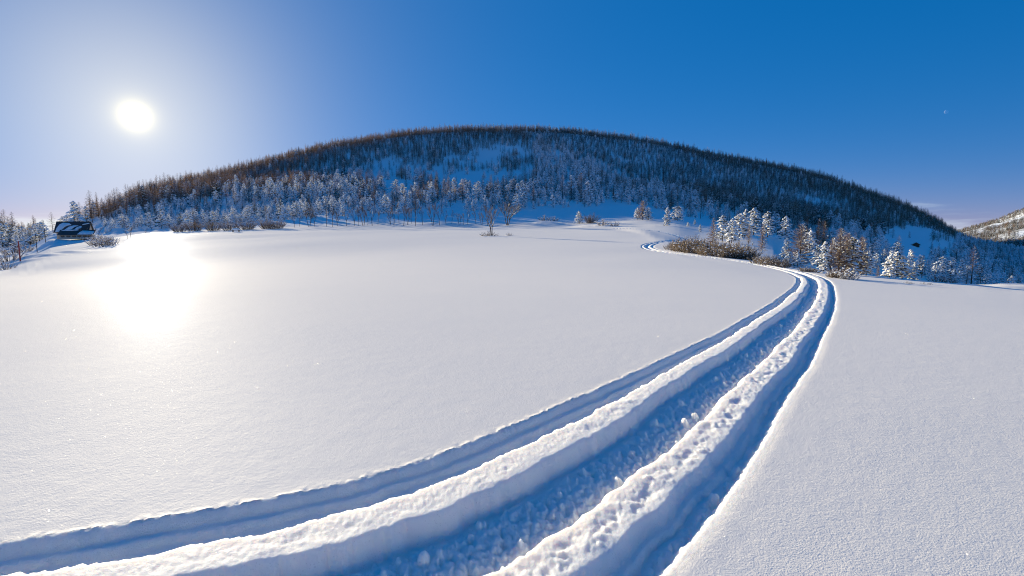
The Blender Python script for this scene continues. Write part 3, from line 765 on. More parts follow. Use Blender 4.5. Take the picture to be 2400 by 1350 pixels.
# the rest of the wood: one object for each kind, instanced on points
def forest_mass(name, ids, sources, label, cat):
    me = bpy.data.meshes.new(name); me.vertices.add(len(ids)); me.vertices.foreach_set('co', F_[ids].astype(np.float32).ravel()); me.update()
    for an, typ, vals in (('size', 'FLOAT', fs[ids]), ('turn', 'FLOAT', frot[ids]), ('variant', 'INT', fvar[ids] % len(sources))):
        at = me.attributes.new(an, typ, 'POINT'); at.data.foreach_set('value', vals.astype(np.float32 if typ == 'FLOAT' else np.int32))
    o = link(name, me); tag(o, label, cat, kind='stuff')
    src = bpy.data.collections.new(name+'_source')
    for n_, s in enumerate(sources):
        so = bpy.data.objects.new('%s_%02d' % (name, n_), s); src.objects.link(so)
    ng = bpy.data.node_groups.new(name, 'GeometryNodeTree')
    ng.interface.new_socket('Geometry', in_out='INPUT', socket_type='NodeSocketGeometry'); ng.interface.new_socket('Geometry', in_out='OUTPUT', socket_type='NodeSocketGeometry')
    N_ = ng.nodes; gi = N_.new('NodeGroupInput'); go = N_.new('NodeGroupOutput'); ci = N_.new('GeometryNodeCollectionInfo'); ci.inputs[0].default_value = src
    ci.inputs['Separate Children'].default_value = True; ci.inputs['Reset Children'].default_value = True
    ip = N_.new('GeometryNodeInstanceOnPoints')
    def na_(nm, t):
        a = N_.new('GeometryNodeInputNamedAttribute'); a.data_type = t; a.inputs[0].default_value = nm; return a.outputs[0]
    ng.links.new(gi.outputs[0], ip.inputs['Points']); ng.links.new(ci.outputs[0], ip.inputs['Instance']); ip.inputs['Pick Instance'].default_value = True
    ng.links.new(na_('variant', 'INT'), ip.inputs['Instance Index'])
    cx = N_.new('ShaderNodeCombineXYZ'); ng.links.new(na_('turn', 'FLOAT'), cx.inputs[2])
    er = N_.new('FunctionNodeEulerToRotation'); ng.links.new(cx.outputs[0], er.inputs[0]); ng.links.new(er.outputs[0], ip.inputs['Rotation'])
    ng.links.new(na_('size', 'FLOAT'), ip.inputs['Scale']); ng.links.new(ip.outputs[0], go.inputs[0])
    md = o.modifiers.new('forest', 'NODES'); md.node_group = ng
    return o
J_LARCH = [joined('larch', larch(10, 1.1, .06, w, .05)) for w in (.95, 1.15, 1.3)]
J_PINE = [joined('snowy_pine', pine(8, s, w, r, ICO1, .8, fat=1.5)) for s, w, r in ((1.0, .9, 0), (.9, 1.0, .5), (.9, .8, 0))]
J_DARK = [joined('dark_pine', pine(9, s, w, r, ICO1, .8)) for s, w, r in ((.30, .8, 0), (.36, .9, .3), (.2, .7, 0))]
for k, src, nm, lb in ((0, J_LARCH, 'larch_forest', 'brown larch forest covering the upper hill'), (1, J_PINE, 'snowy_pine_forest', 'snow-laden pine forest across the hill slope'), (2, J_DARK, 'dark_pine_forest', 'dark pine forest on the shaded hill slope')):
    forest_mass(nm, np.where((kind == k) & ~single)[0], src, lb, 'forest')
# ------------------------------------------------------------------ trees and bushes one can pick out
def px_h(px, depth): return px*depth/TK
P_BARE = [proto(bare(6, 1, .40, .06)), proto(bare(6, 1, .34, .04)), proto(bare(6, 2, .36, .06)), proto(bare(6, 1, .46, .12))]
P_BUSH = [proto(bush(1.5, 2.0, 62, .20, RUST, 1.6)), proto(bush(1.5, 2.2, 66, .16, RUST, 1.6)), proto(bush(1.5, 1.8, 54, .26, RUST, 1.6))]
P_SBUSH = [proto(bush(1.5, 2.2, 40, 1.0, TWIG)), proto(bush(1.5, 1.8, 34, .9, TWIG))]
P_BROWN = [proto(bush(4, 4.5, 90, .12, RUST, 1.3)), proto(bush(4, 5.0, 90, .5, TWIG, 1.3))]
P_RED = [proto(bush(1.5, 2.4, 46, .25, REDT, 1.3))]
HI = [proto(pine(5, 1.0, .95, .15, ICO2, 1.0)), proto(pine(5, 1.0, .8, .0, ICO2, 1.0)), proto(pine(5, .95, 1.05, .55, ICO2, 1.05)), proto(pine(5, .9, .85, .2, ICO2, .95)), proto(pine(5, 1.0, 1.25, .9, ICO2, 1.1))]
HL = [proto(larch(6, 2.5, .30, 1.15, .05)), proto(larch(6, 2.2, .28, .9, .05)), proto(larch(6, 2.5, .45, 1.25, .04))]
TOP = {}; KEEP = []
def put(name, pr, h0, u, v, px, label, cat, group=None, wide=1.0, dmin=8.0):
    p = spot(u, v, dmin); h0 = max(max(q.co.z for q in me.vertices) for n, me in pr) if id(pr) not in TOP else TOP[id(pr)]; TOP[id(pr)] = h0; KEEP.append(pr); s = px_h(px, p[1])/h0
    return plant(name, pr, p, (s*wide, s*wide, s), random.uniform(0, 6.28), label, cat, group)

# the row of leafless trees along the far edge of the field
ROWT = [(690, 533, 42), (702, 531, 32), (725, 531, 55), (737, 531, 38), (765, 531, 45), (780, 532, 52), (791, 530, 40), (812, 530, 45), (830, 530, 50), (841, 529, 40),
        (852, 529, 55), (862, 528, 40), (873, 529, 60), (886, 528, 45), (915, 526, 40), (923, 528, 60), (936, 524, 36), (946, 529, 65), (956, 527, 45), (964, 524, 42), (973, 530, 62),
        (991, 528, 50), (1014, 529, 62), (1031, 528, 50), (1046, 526, 40), (1059, 524, 36), (1077, 528, 34), (1086, 527, 32), (1097, 528, 44), (1116, 526, 42), (1129, 527, 36), (1142, 529, 52)]
for k, (u, v, px) in enumerate(ROWT):
    part = 'behind the snow-capped table' if u < 760 else 'at the left of the row' if u < 880 else 'in the thick of the row' if u < 1070 else 'just left of the lone field tree'
    put('bare_tree', P_BARE[k % 4], 6.0, u, v, px*.95, 'slender leafless tree along the far field edge, %s' % part, 'tree', 'bare trees %s' % part, .95, 90)
put('bare_tree', proto(bare(6, 5, .8, .6, 3, 1.0)), 6.0, 1190, 528, 60, 'broad many-stemmed leafless tree with snowy branches, right of the lone tree', 'tree', None, 1.2, 90)
put('bare_tree', proto(bare(6, 2, .5, .15, 3, 1.25)), 6.0, 1153, 552, 76, 'lone leafless tree with forked trunk standing out on the snow field', 'tree', None, 1.05)
put('dry_bush', proto(bush(1.2, 3.0, 40, .35, TWIG)), 1.2, 1146, 553, 14, 'low tuft of dry twigs at the foot of the lone tree', 'bush', None, 1.6)
put('dry_bush', proto(bush(1.0, 1.6, 26, .8, TWIG)), 1.0, 1195, 552, 9, 'tiny snow-capped tuft alone on the field beside the lone tree', 'bush', None, 1.4)
for u, v, px, lb in ((455, 541, 46, 'round brown leafless thicket left of the small snow-capped table'), (500, 541, 44, 'grey-brown leafless thicket between the table and a round brown one'), (538, 540, 40, 'leafless thicket right behind the small snow-capped table'),
                     (578, 538, 42, 'frosted leafless thicket right of the small snow-capped table'), (625, 536, 44, 'russet-brown thicket before the snowy pines at the field edge'), (648, 536, 40, 'frosted thicket beside a russet one at the field edge'), (420, 543, 36, 'pale frosted thicket at the far left field edge')):
    put('thicket', P_BROWN[0 if 'brown' in lb else 1], 4.0, u, v, px*.72, lb, 'bush', None, 1.2, 90)
for u, v, px, t, lb in ((1275, 517, 16, 'b', 'low snowy bush on the bank right of the many-stemmed tree'), (1298, 518, 13, 'b', 'small snowy bush at the end of the bank right of the many-stemmed tree'),
                        (1357, 524, 30, 'p', 'small snow-covered pine beside a reddish bush on the far bank'), (1385, 523, 30, 'r', 'reddish-brown leafless bush beside a small snowy pine on the far bank'),
                        (1413, 528, 17, 'b', 'low brown bush on the far bank left of the larch in snowy pines'), (1440, 530, 14, 'b', 'lowest brown bush at the right end of the far bank')):
    put({'b': 'snowy_bush', 'p': 'young_pine', 'r': 'red_bush'}[t], {'b': P_SBUSH[0], 'p': HI[0], 'r': P_BROWN[0]}[t], {'b': 1.5, 'p': 5.0, 'r': 4.0}[t], u, v, px, lb, 'pine' if t == 'p' else 'bush', None, 1.2, 70)
NEARP = [(1505, 515, 48, 'l', 2, 1.1, 'brown larch rising from snowy pines on the open slope'), (1494, 514, 30, 'p', 0, 1.2, 'snowy pine at the left foot of the open-slope larch'), (1519, 516, 32, 'p', 2, 1.1, 'snowy pine at the right foot of the open-slope larch'),
 (1563, 529, 46, 'p', 1, 1.0, 'narrow snow-plastered pine standing beside a rounded one'), (1588, 518, 37, 'p', 4, 1.25, 'rounded snow-plastered pine beside a narrow one'), (1571, 492, 50, 'l', 0, 1.1, 'sunlit tawny larch behind the rounded pine'),
 (1612, 531, 12, 'p', 0, 1.2, 'tiny snow-covered sapling right of the rounded pine'), (1641, 544, 20, 'p', 1, 1.0, 'small snow-covered sapling above the brown thicket'), (1628, 527, 14, 'p', 3, 1.0, 'tiny pointed sapling between two other snowy saplings'),
 (1672, 592, 88, 'l', 1, 1.0, 'frosted thin larch growing out of the brown thicket'), (1694, 566, 66, 'p', 3, 1.1, 'snowy pine just right of the frosted thicket larch'), (1716, 570, 62, 'p', 0, 1.0, 'snow-loaded pine with brown foot in front of the pine clump'),
 (1733, 563, 66, 'p', 2, 1.1, 'bushy snow-loaded pine in the middle of the pine clump'), (1746, 548, 60, 'p', 1, 1.0, 'tall slim snowy pine at the back of the pine clump'), (1766, 550, 66, 'p', 0, 1.1, 'tall broad snowy pine at the back of the pine clump'),
 (1800, 556, 64, 'p', 3, 1.1, 'snowy pine right of the middle of the pine clump'), (1822, 550, 52, 'p', 1, 1.1, 'short snowy pine towards the right of the pine clump'), (1841, 563, 60, 'p', 0, 1.0, 'snowy pine at the right end of the pine clump'),
 (1788, 594, 76, 'l', 1, .8, 'slim frosted larch standing alone in front of the pine clump'), (1756, 572, 50, 'l', 1, .9, 'short brown larch between the pines of the clump'),
 (1846, 606, 52, 'p', 1, 1.1, 'narrow snowy pine just left of the big tawny larch'), (1880, 628, 112, 'l', 2, 1.1, 'big tawny larch with frosted boughs beside the track turn'), (1853, 624, 36, 'p', 2, 1.2, 'small snow-buried pine at the left foot of the big tawny larch'),
 (1874, 630, 42, 'p', 0, 1.1, 'small snow-buried pine under the big tawny larch'), (1922, 626, 56, 'p', 3, 1.1, 'snowy pine between the big larch and the larch cluster'), (1936, 644, 80, 'p', 1, .9, 'narrow snowy pine at the left end of the larch cluster'),
 (1952, 647, 92, 'l', 1, 1.0, 'leftmost brown larch of the cluster on the field brink'), (1972, 652, 118, 'l', 0, 1.0, 'tallest tawny larch of the cluster on the field brink'), (1990, 650, 106, 'l', 2, 1.0, 'frosted larch in the middle of the brink cluster'),
 (2004, 653, 96, 'p', 3, 1.1, 'snowy pine inside the larch cluster on the field brink'), (2024, 650, 100, 'l', 0, .9, 'rightmost orange-brown larch of the brink cluster'), (2038, 651, 62, 'p', 0, 1.1, 'snowy pine at the right end of the larch cluster'),
 (2066, 653, 30, 'l', 1, 1.1, 'very small frosted larch alone right of the larch cluster'), (2094, 663, 60, 'p', 0, 1.1, 'leftmost pine of the white clump on the field brink'), (2108, 664, 68, 'p', 2, 1.1, 'tallest pine of the white clump on the field brink'),
 (2124, 665, 58, 'p', 3, 1.1, 'pine right of the tallest in the white brink clump'), (2137, 666, 50, 'p', 0, 1.1, 'smaller pine near the right of the white brink clump'), (2152, 667, 46, 'p', 1, 1.2, 'rightmost pine of the white clump on the brink')]
for u, v, px, t, k, w, lb in NEARP:
    put('larch_tree' if t == 'l' else 'snowy_pine_tree', (HL if t == 'l' else HI)[k], 6.0 if t == 'l' else 5.0, u, v, px*.95, lb, 'larch' if t == 'l' else 'pine', None, w, 27 if u > 1900 else 40)
# brown thicket along the bank right of the track
k = 0
for row, (dv, n) in enumerate(((0, 15), (-9, 13), (-17, 10))):
    for i in range(n):
        u = 1572+row*5+i*(186-row*4)/(n-1)+random.uniform(-4, 4); v = 586+(u-1575)*.145+dv*.55+random.uniform(-1, 1)
        w_ = 'left end' if i < n/3 else 'middle' if i < 2*n/3 else 'right end'
        put('brown_bush', P_BUSH[k % 3], 1.5, u, v, random.uniform(20, 42)*(1 if i > 1 else .7), 'leafless brown bush in the %s of the long thicket beside the track' % w_, 'bush', 'brown bushes, %s of the thicket' % w_, 1.1, 38); k += 1
for i in range(12):
    u = 1779+i*6.2+random.uniform(-2, 2)
    put('brown_bush', P_BUSH[i % 3], 1.5, u, 617+(u-1775)*.15-(i % 2)*4, random.uniform(20, 30), 'leafless brown bush in the short thicket below the big tawny larch', 'bush', 'brown bushes of the short thicket', 1.0, 24)
for i, (u, v, px) in enumerate(((1888, 636, 16), (1900, 637, 18), (1912, 638, 14), (1968, 651, 26), (1984, 653, 34), (2000, 655, 30), (1958, 650, 18))):
    lb = ['twiggy bush right below the big tawny larch', 'middle twiggy bush between big larch and larch cluster', 'small twiggy bush just before the larch cluster', 'brown bush at the left foot of the larch cluster', 'snow-topped brown bush in the middle foot of the larch cluster', 'snow-topped brown bush at the right foot of the larch cluster', 'lowest brown bush at the far left foot of the larch cluster'][i]
    put('brown_bush', P_SBUSH[i % 2] if 'snow-topped' in lb else P_BUSH[i % 3], 1.5, u, v, px, lb, 'bush', None, 1.2, 22)
put('russet_bush', P_RED[0], 1.5, 2210, 668, 20, 'rust-red bush peeping over the field brink', 'bush', None, 1.2, 24)
put('russet_bush', P_RED[0], 1.5, 2236, 669, 17, 'rust-red bush with snow, right of another rust-red one', 'bush', None, 1.1, 24)
# snow lumps on buried saplings along the brink
for i, (u, v, px) in enumerate(((2137, 664, 8), (2148, 665, 7), (2176, 666, 8), (2191, 667, 7))):
    put('buried_sapling', P_SBUSH[i % 2], 1.5, u, v, px, ['leftmost', 'second', 'third', 'rightmost'][i]+' small snow-buried sapling poking over the field brink', 'bush', None, 1.3, 18)
# left: shrubs and trees round the farmhouse
for i, (u, v, px, t) in enumerate(((232, 576, 26, 'b'), (222, 573, 30, 'b'), (246, 577, 22, 'b'), (258, 573, 22, 'b'), (240, 568, 20, 'b'), (262, 566, 16, 'b'), (30, 596, 34, 'b'), (50, 590, 26, 'b'), (12, 612, 36, 'b'), (5, 632, 26, 'b'), (22, 580, 22, 'b'),
                                   (296, 560, 24, 't'), (306, 556, 30, 't'), (342, 552, 20, 't'), (192, 562, 34, 't'), (228, 560, 30, 't'))):
    lb = ['second shrub from the left in the snowy hedge before the farmhouse', 'leftmost tall snowy shrub right before the farmhouse windows', 'middle snowy shrub of the hedge before the farmhouse', 'right-hand front shrub of the hedge before the farmhouse', 'rear shrub of the snowy hedge before the farmhouse', 'rightmost small shrub of the hedge before the farmhouse',
          'snowy shrub right of the thin red post', 'snowy shrub below the cable at the left pole', 'snowy shrub left below the thin red post', 'snow-heaped shrub at the very left edge', 'small shrub behind the thin red post',
          'leafless sapling right of the farmhouse hedge', 'taller leafless sapling right of the farmhouse hedge', 'leafless sapling at the field edge under the sun glare', 'leafless snowy tree directly before the farmhouse', 'leafless snowy tree at the right corner of the farmhouse'][i]
    put('snowy_shrub' if t == 'b' else 'bare_tree', P_SBUSH[i % 2] if t == 'b' else P_BARE[3], 1.5 if t == 'b' else 6.0, u, v, px, lb, 'bush' if t == 'b' else 'tree', None, 1.2, 40)
for i, (u, d, h, t) in enumerate(((178, 215, 8.5, 'p'), (184, 225, 6.5, 'd'), (150, 230, 4.5, 'p'), (162, 232, 5.0, 'p'), (205, 235, 6.5, 'p'), (218, 240, 8.5, 'l'), (124, 232, 6.5, 'l'), (98, 200, 6.5, 'p'), (90, 205, 7.2, 'p'), (76, 210, 6.2, 'd'), (66, 212, 4.6, 'd'), (102, 205, 7.4, 'd'),
                                  (8, 190, 9.0, 'd'), (18, 200, 8.5, 'p'), (26, 195, 8.2, 'd'), (36, 205, 7.6, 'p'), (42, 210, 6.0, 'd'), (2, 180, 8, 'p'), (12, 230, 8, 'd'), (30, 235, 8, 'd'))):
    o = at_bearing(u, d)
    lb = ['tall dark-topped pine rising behind the farmhouse roof', 'slim pine beside the tall one behind the farmhouse roof', 'low snowy pine behind the left of the farmhouse roof', 'low snowy pine behind the middle of the farmhouse roof', 'snowy pine behind the right end of the farmhouse roof', 'brown larch behind the right end of the farmhouse roof', 'thin spruce-like larch left of the farmhouse roof',
          'broad snowy pine right of the utility pole', 'snowy pine behind the utility pole', 'dark pine left of the utility pole', 'short narrow pine at the left of the pole group', 'dark pine at the right of the pole group',
          'dark pine at the very left edge stand, second tree', 'snowy pine in the middle of the left edge stand', 'dark pine right of middle in the left edge stand', 'snowy pine near the right end of the left edge stand', 'rightmost low pine of the left edge stand', 'snowy pine cut by the left picture edge', 'dark pine at the back of the left edge stand', 'dark pine at the right back of the left edge stand'][i]
    pr, h0 = {'p': (P_PINE[i % 5], 8), 'd': (P_DARK[i % 3], 9), 'l': (P_LARCH[i % 4], 10)}[t]
    plant({'p': 'snowy_pine_tree', 'd': 'dark_pine_tree', 'l': 'larch_tree'}[t], pr, o, h/h0*(1.4 if i < 7 else 1.0), random.uniform(0, 6), lb, 'larch' if t == 'l' else 'pine')
# ------------------------------------------------------------------ farmhouse
WALL = plain('cream_render', (.50, .42, .33), (.58, .50, .40), 2.5, .9, .2, .004)
ROOFM = plain('dark_roofing', (.045, .042, .046), (.085, .08, .08), 3.0, .75, .3, .01)
WOOD = plain('weathered_wood', (.07, .045, .03), (.15, .10, .065), 4.0, .85, .25, .004)
PANE = plain('window_glass', (.02, .022, .028), (.04, .04, .045), 1.0, .15, .5)
POLE = plain('pole_wood', (.06, .045, .035), (.12, .09, .07), 5.0, .85)
REDP = plain('faded_red_paint', (.32, .05, .05), (.45, .10, .09), 4.0, .6)
def snow_slab(poly, thick, plane):
    """an irregular sheet of snow lying on a roof plane; poly in (x, run), plane maps to space"""
    c = (sum(p[0] for p in poly)/len(poly), sum(p[1] for p in poly)/len(poly)); n = len(poly)
    m = MB(); low_ = [plane(x, r, .012) for x, r in poly]; top_ = [plane(c[0]+(x-c[0])*.88, c[1]+(r-c[1])*.88, thick) for x, r in poly]
    m.add(low_+top_+[plane(c[0], c[1], thick*1.15)], [(i, (i+1) % n, n+(i+1) % n, n+i) for i in range(n)]+[(n+i, n+(i+1) % n, 2*n) for i in range(n)])
    return m
hp = spot(172, 563, 100)
H = thing('farmhouse', (hp[0], hp[1], hp[2]+.35), math.radians(27), 'low farmhouse with dark snow-patched roof and cream walls at the left', 'house', None, (.87, .87, .87))
m = MB(); m.prism([(-4.9, 0), (3.2, 0), (3.2, 2.6), (-4.9, 2.6)], 2.2, 8.2); m.build('wall', WALL, H)
m = MB()
for x in (-4.88, 3.0): m.add([(x, 2.2, 2.6), (x, 8.2, 2.6), (x, 5.2, 5.6), (x+.18, 2.2, 2.6), (x+.18, 8.2, 2.6), (x+.18, 5.2, 5.6)], [(0, 2, 1), (3, 4, 5), (0, 3, 5, 2), (1, 2, 5, 4), (0, 1, 4, 3)])
gm = m.build('gable', WALL, H); gm['label'] = 'sunlit pinkish gable end'
def up_plane(x, r, t): # r 0 eave .. 1 ridge, front slope of the main roof
    y = 1.3+(5.2-1.3)*r; z = 2.15+(5.75-2.15)*r; return (x, y-.68*t, z+.73*t)
m = MB(); m.add([up_plane(-5.4, 0, 0), up_plane(3.6, 0, 0), up_plane(3.6, 1, 0), up_plane(-5.4, 1, 0), up_plane(-5.4, 0, -.16), up_plane(3.6, 0, -.16), up_plane(3.6, 1, -.16), up_plane(-5.4, 1, -.16)],
                  [(0, 1, 2, 3), (7, 6, 5, 4), (0, 4, 5, 1), (1, 5, 6, 2), (2, 6, 7, 3), (3, 7, 4, 0)])
m.add([(-5.4, 5.2, 5.75), (3.6, 5.2, 5.75), (3.6, 9.1, 2.15), (-5.4, 9.1, 2.15), (-5.4, 5.2, 5.6), (3.6, 5.2, 5.6), (3.6, 9.1, 2.0), (-5.4, 9.1, 2.0)], [(0, 1, 2, 3), (7, 6, 5, 4), (0, 4, 5, 1), (1, 5, 6, 2), (2, 6, 7, 3), (3, 7, 4, 0)])
rf = m.build('roof', ROOFM, H)
for poly in ([(-5.0, .05), (-3.9, .02), (-3.0, .45), (-2.2, .62), (-1.2, .66), (-2.0, .85), (-3.6, .88), (-4.4, .72), (-4.9, .4)], [(-2.9, .20), (-1.4, .18), (-.3, .5), (.6, .62), (-.6, .64), (-1.9, .50)],
             [(-.3, .24), (.8, .26), (1.6, .5), (1.2, .58), (.2, .46)], [(1.4, .66), (3.3, .80), (3.3, .85), (1.6, .74)]):
    snow_slab(poly, .16, up_plane).build('snow_patch', SNOW_L, rf, True)
def lo_plane(x, r, t):
    y = -2.0+(1.75+2.0)*r; z = 1.42+(3.0-1.42)*r; return (x, y-.39*t, z+.92*t)
m = MB(); m.prism([(-3.3, 0), (5.1, 0), (5.1, 1.45), (-3.3, 1.45)], -1.5, 2.19); m.build('lower_wall', WALL, H)
m = MB(); a_ = [lo_plane(-3.7, 0, 0), lo_plane(5.4, 0, 0), lo_plane(5.4, 1, 0), lo_plane(-3.7, 1, 0)]; b_ = [lo_plane(-3.7, 0, -.14), lo_plane(5.4, 0, -.14), lo_plane(5.4, 1, -.14), lo_plane(-3.7, 1, -.14)]
m.add(a_+b_, [(0, 1, 2, 3), (7, 6, 5, 4), (0, 4, 5, 1), (1, 5, 6, 2), (2, 6, 7, 3), (3, 7, 4, 0)])
lr = m.build('lower_roof', ROOFM, H)
snow_slab([(-3.4, .80), (-1.5, .78), (.9, .86), (1.0, .97), (-1.2, .95), (-3.0, .93)], .14, lo_plane).build('snow_patch', SNOW_L, lr, True)
snow_slab([(1.2, .05), (3.2, .03), (5.2, .05), (5.3, .62), (3.6, .75), (2.0, .8), (1.5, .45)], .18, lo_plane).build('snow_patch', SNOW_L, lr, True)
for i, x in enumerate((-2.5, -1.05, .40, 1.75, 3.1, 4.3)):
    m = MB(); m.box((x, -1.53, .82), (.98, .10, .62)); w = m.build('window', WOOD, H)
    m = MB(); m.box((x-.22, -1.60, .82), (.38, .05, .46)); m.box((x+.22, -1.60, .82), (.38, .05, .46)); m.build('pane', PANE, w)
    m = MB(); m.box((x, -1.60, .47), (1.1, .22, .06)); m.build('sill', SNOW_L, w)
m = MB(); m.box((1.2, 6.4, 5.3), (.6, .6, 1.2)); ch = m.build('chimney', WALL, rf)
# utility poles with snow-sheathed cables
def pole(u, v, px, label, material, cross, dmin=40, name='utility_pole'):
    p = spot(u, v, dmin); h = px_h(px, p[1])
    o = thing(name, p, 0, label, 'pole')
    m = MB(); m.tube([(0, 0, -.3), (0, 0, h)], [.075, .055], 8); m.build('post', material, o)
    m = MB(); m.tube([(0, 0, h), (0, 0, h+.10), (0, 0, h+.13)], [.085, .07, .01], 8); m.build('snow_cap', SNOW_L, o, True)
    if cross:
        m = MB(); m.box((0, -.06, h-.22), (.9, .07, .07)); m.build('crossarm', material, o)
        for s in (-.38, .38): q = MB(); q.tube([(s, -.06, h-.18), (s, -.06, h-.05)], [.03, .04], 6); q.build('insulator', SNOW_L, o)
    return Vector((p[0], p[1], p[2]+h-.1))
t1 = pole(82, 592, 46, 'dark utility pole carrying a snow-sheathed cable, left of the farmhouse', POLE, True)
t2 = pole(104, 566, 34, 'farther thin utility pole just left of the farmhouse', POLE, False, 90)
t3 = pole(40, 612, 48, 'thin red post among snowy shrubs at the far left', REDP, False, 30, 'marker_post')
t0 = Vector(at_bearing(-60, 110))+Vector((0, 0, 2.6))
def cable(a, b, sag, label):
    m = MB(); P = []
    for i in range(15):
        f = i/14; p = a.lerp(b, f); p.z -= sag*4*f*(1-f); P.append(p)
    m.tube(P, [.075+.02*random.random() for _ in P], 7)
    tag(m.build('snowy_cable', SNOW_L, None, True), label, 'cable')
cable(t1, t2, .9, 'snow-sheathed cable rising from the dark pole towards the farmhouse')
cable(t1, t0, 1.6, 'snow-sheathed cable sagging left from the dark pole')
# low table under a loaf of snow at the field edge
p = spot(553, 544, 90); o = thing('snowy_table', p, .2, 'small low table capped with a loaf of snow at the field edge', 'table')
m = MB(); m.box((0, 0, .50), (1.7, .9, .06)); m.build('table_top', WOOD, o)
for sx in (-.65, .65):
    for sy in (-.3, .3): m = MB(); m.box((sx, sy, .18), (.10, .10, .62)); m.build('leg', WOOD, o)
m = MB(); blob(m, (0, 0, .62), .95, ICO2, .04, 0, None, .42); c = m.build('snow_cap', SNOW_L, o, True); c.scale = (1.05, .6, 1)
# hut in the clearing on the right flank
p = spot(2150, 578, 120); k_ = px_h(14, p[1])/3.4
o = thing('hut', p, math.radians(-30), 'tiny brown gabled hut in the snowy clearing on the right slope', 'hut', None, (k_*1.15,)*3)
m = MB(); m.prism([(-1.4, -.3), (1.4, -.3), (1.4, 1.0), (0, 1.9), (-1.4, 1.0)], 0, 3.0); m.build('wall', WOOD, o)
m = MB()
for s in (-1, 1): m.add([(0, -.5, 2.08), (s*1.9, -.5, .82), (s*1.9, 3.5, .82), (0, 3.5, 2.08), (0, -.5, 1.96), (s*1.9, -.5, .70), (s*1.9, 3.5, .70), (0, 3.5, 1.96)], [(0, 1, 2, 3), (7, 6, 5, 4), (0, 4, 5, 1), (1, 5, 6, 2), (2, 6, 7, 3), (3, 7, 4, 0)])
hr = m.build('roof', WOOD, o)
m = MB()
for s in (-1, 1): m.add([(0, -.3, 2.14), (s*1.7, -.3, 1.0), (s*1.75, 3.4, 1.0), (0, 3.4, 2.14), (0, -.3, 2.30), (s*1.6, -.3, 1.2), (s*1.6, 3.4, 1.2), (0, 3.4, 2.30)], [(0, 1, 2, 3), (7, 6, 5, 4), (0, 4, 5, 1), (1, 5, 6, 2), (2, 6, 7, 3), (3, 7, 4, 0)])
m.build('roof_snow', SNOW_L, hr)
m = MB(); m.box((0, -.03, .45), (.8, .06, 1.4)); m.build('door', POLE, o)
# ------------------------------------------------------------------ far mountain on the right, with its thin scrub forest
RIDGE = [(2080, 562), (2180, 556), (2240, 544), (2290, 530), (2340, 514), (2400, 488), (2480, 455), (2600, 430), (2800, 380), (3100, 350)]
mu = np.linspace(2080, 3100, 150); md_ = np.linspace(520, 3600, 90)
MU, MD = np.meshgrid(mu, md_); MX = (MU-1200)/TK*MD; ridge_z = CAM_H+2400*np.vectorize(row_slope)(np.interp(MU, [a for a, b in RIDGE], [b for a, b in RIDGE]))
shape = np.where(MD < 2400, (np.clip(MD-520, 0, 9999)/1880.)**1.1, sstep(3600, 2300, MD))
MZ = -45+(ridge_z+45)*shape + 55*fbm(MX/330., MD/330., 81, 4)*np.sin(np.pi*np.clip((MD-520)/1880., 0, 1))
ni, nj = MU.shape; i, j = np.meshgrid(np.arange(ni-1), np.arange(nj-1), indexing='ij'); q0 = (i*nj+j).ravel()
mm, nt, pb = mat('scrub_mountain'); geo = nd(nt, 'ShaderNodeNewGeometry')
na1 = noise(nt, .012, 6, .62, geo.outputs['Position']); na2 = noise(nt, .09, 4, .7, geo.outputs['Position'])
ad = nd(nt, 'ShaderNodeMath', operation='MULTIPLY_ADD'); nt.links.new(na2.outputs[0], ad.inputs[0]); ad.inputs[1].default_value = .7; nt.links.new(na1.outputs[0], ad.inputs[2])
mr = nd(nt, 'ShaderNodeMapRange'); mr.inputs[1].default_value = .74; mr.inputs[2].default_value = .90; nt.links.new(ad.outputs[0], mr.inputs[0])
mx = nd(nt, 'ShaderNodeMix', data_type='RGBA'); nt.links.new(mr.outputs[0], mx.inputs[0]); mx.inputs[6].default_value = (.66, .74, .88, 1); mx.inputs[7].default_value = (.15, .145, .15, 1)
nt.links.new(mx.outputs[2], pb.inputs['Base Color']); pb.inputs['Roughness'].default_value = .9; pb.inputs['Specular IOR Level'].default_value = .1
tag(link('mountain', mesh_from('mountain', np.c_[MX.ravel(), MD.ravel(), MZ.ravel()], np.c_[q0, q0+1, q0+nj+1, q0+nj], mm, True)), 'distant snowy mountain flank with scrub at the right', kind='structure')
nm = 13000; ui = rng.uniform(2150, 2560, nm); di = np.where(rng.random(nm) < .4, rng.uniform(535, 900, nm), rng.uniform(900, 2500, nm))
ci_ = np.clip(((ui-2080)/(3100-2080)*149), 0, 148.9); ri_ = np.clip((di-520)/3080*89, 0, 88.9)
c0 = ci_.astype(int); r0 = ri_.astype(int); fc = ci_-c0; fr_ = ri_-r0
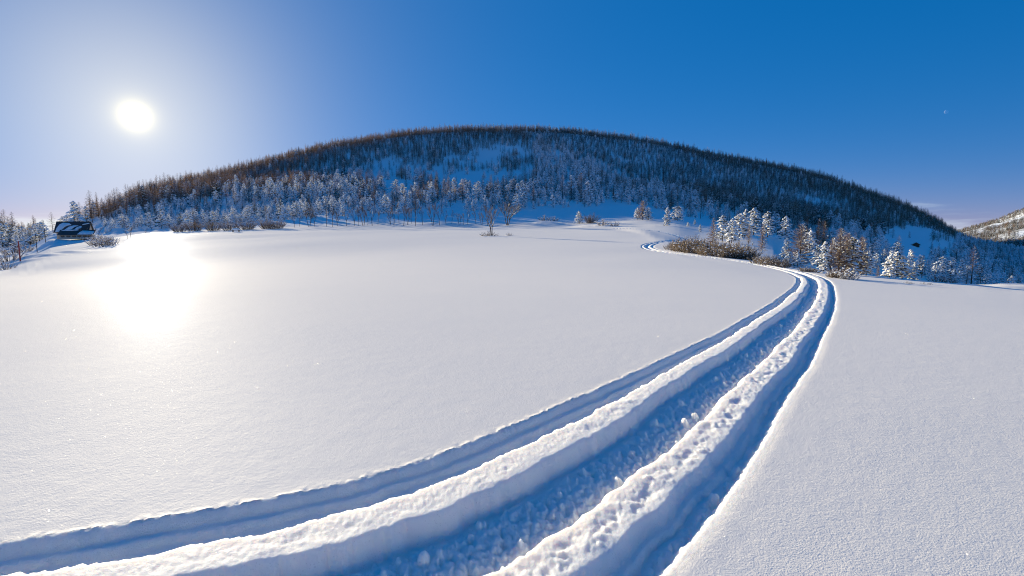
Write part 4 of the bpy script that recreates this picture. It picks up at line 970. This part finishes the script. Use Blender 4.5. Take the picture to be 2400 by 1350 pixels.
zi = (MZ[r0, c0]*(1-fc)+MZ[r0, c0+1]*fc)*(1-fr_)+(MZ[r0+1, c0]*(1-fc)+MZ[r0+1, c0+1]*fc)*fr_
xi = (ui-1200)/TK*di; kk = (fbm(xi/130., di/130., 88, 3) > -.05+.35*sstep(2360, 2480, ui)) | (di < 800) | (rng.random(nm) < .12)
F_ = np.c_[xi, di, zi-.5][kk]; fs = rng.uniform(.9, 1.7, len(F_)); frot = rng.uniform(0, 6.28, len(F_)); fvar = rng.integers(0, 1000, len(F_))
forest_mass('mountain_forest', np.arange(len(F_)), J_DARK[:2]+J_LARCH[:2], 'thin dark forest speckling the distant mountain', 'forest')
# ------------------------------------------------------------------ the pale half moon, high on the right
md2 = Vector(((2218-1200), 1200*math.cos(PITCH)+(675-262)*math.sin(PITCH), -1200*math.sin(PITCH)+(675-262)*math.cos(PITCH))).normalized()
D_ = 30000.0; bm = bmesh.new(); bmesh.ops.create_uvsphere(bm, u_segments=32, v_segments=16, radius=D_*5.4/1200*.6)
me = bpy.data.meshes.new('moon'); bm.to_mesh(me); bm.free(); me.polygons.foreach_set('use_smooth', np.full(len(me.polygons), True))
mm, nt, pb = mat('moon_rock'); pb.inputs['Base Color'].default_value = (.08, .08, .085, 1); pb.inputs['Roughness'].default_value = 1; pb.inputs['Specular IOR Level'].default_value = 0
tr = nd(nt, 'ShaderNodeBsdfTransparent'); ads = nd(nt, 'ShaderNodeAddShader'); nt.links.new(pb.outputs[0], ads.inputs[0]); nt.links.new(tr.outputs[0], ads.inputs[1]); bf = nd(nt, 'ShaderNodeNewGeometry'); mxs = nd(nt, 'ShaderNodeMixShader'); nt.links.new(bf.outputs['Backfacing'], mxs.inputs[0]); nt.links.new(ads.outputs[0], mxs.inputs[1]); nt.links.new(tr.outputs[0], mxs.inputs[2]); nt.links.new(mxs.outputs[0], nt.nodes['Material Output'].inputs['Surface'])
me.materials.append(mm); o = link('moon', me); o.location = md2*D_; tag(o, 'small pale half moon in the deep blue sky', 'moon')
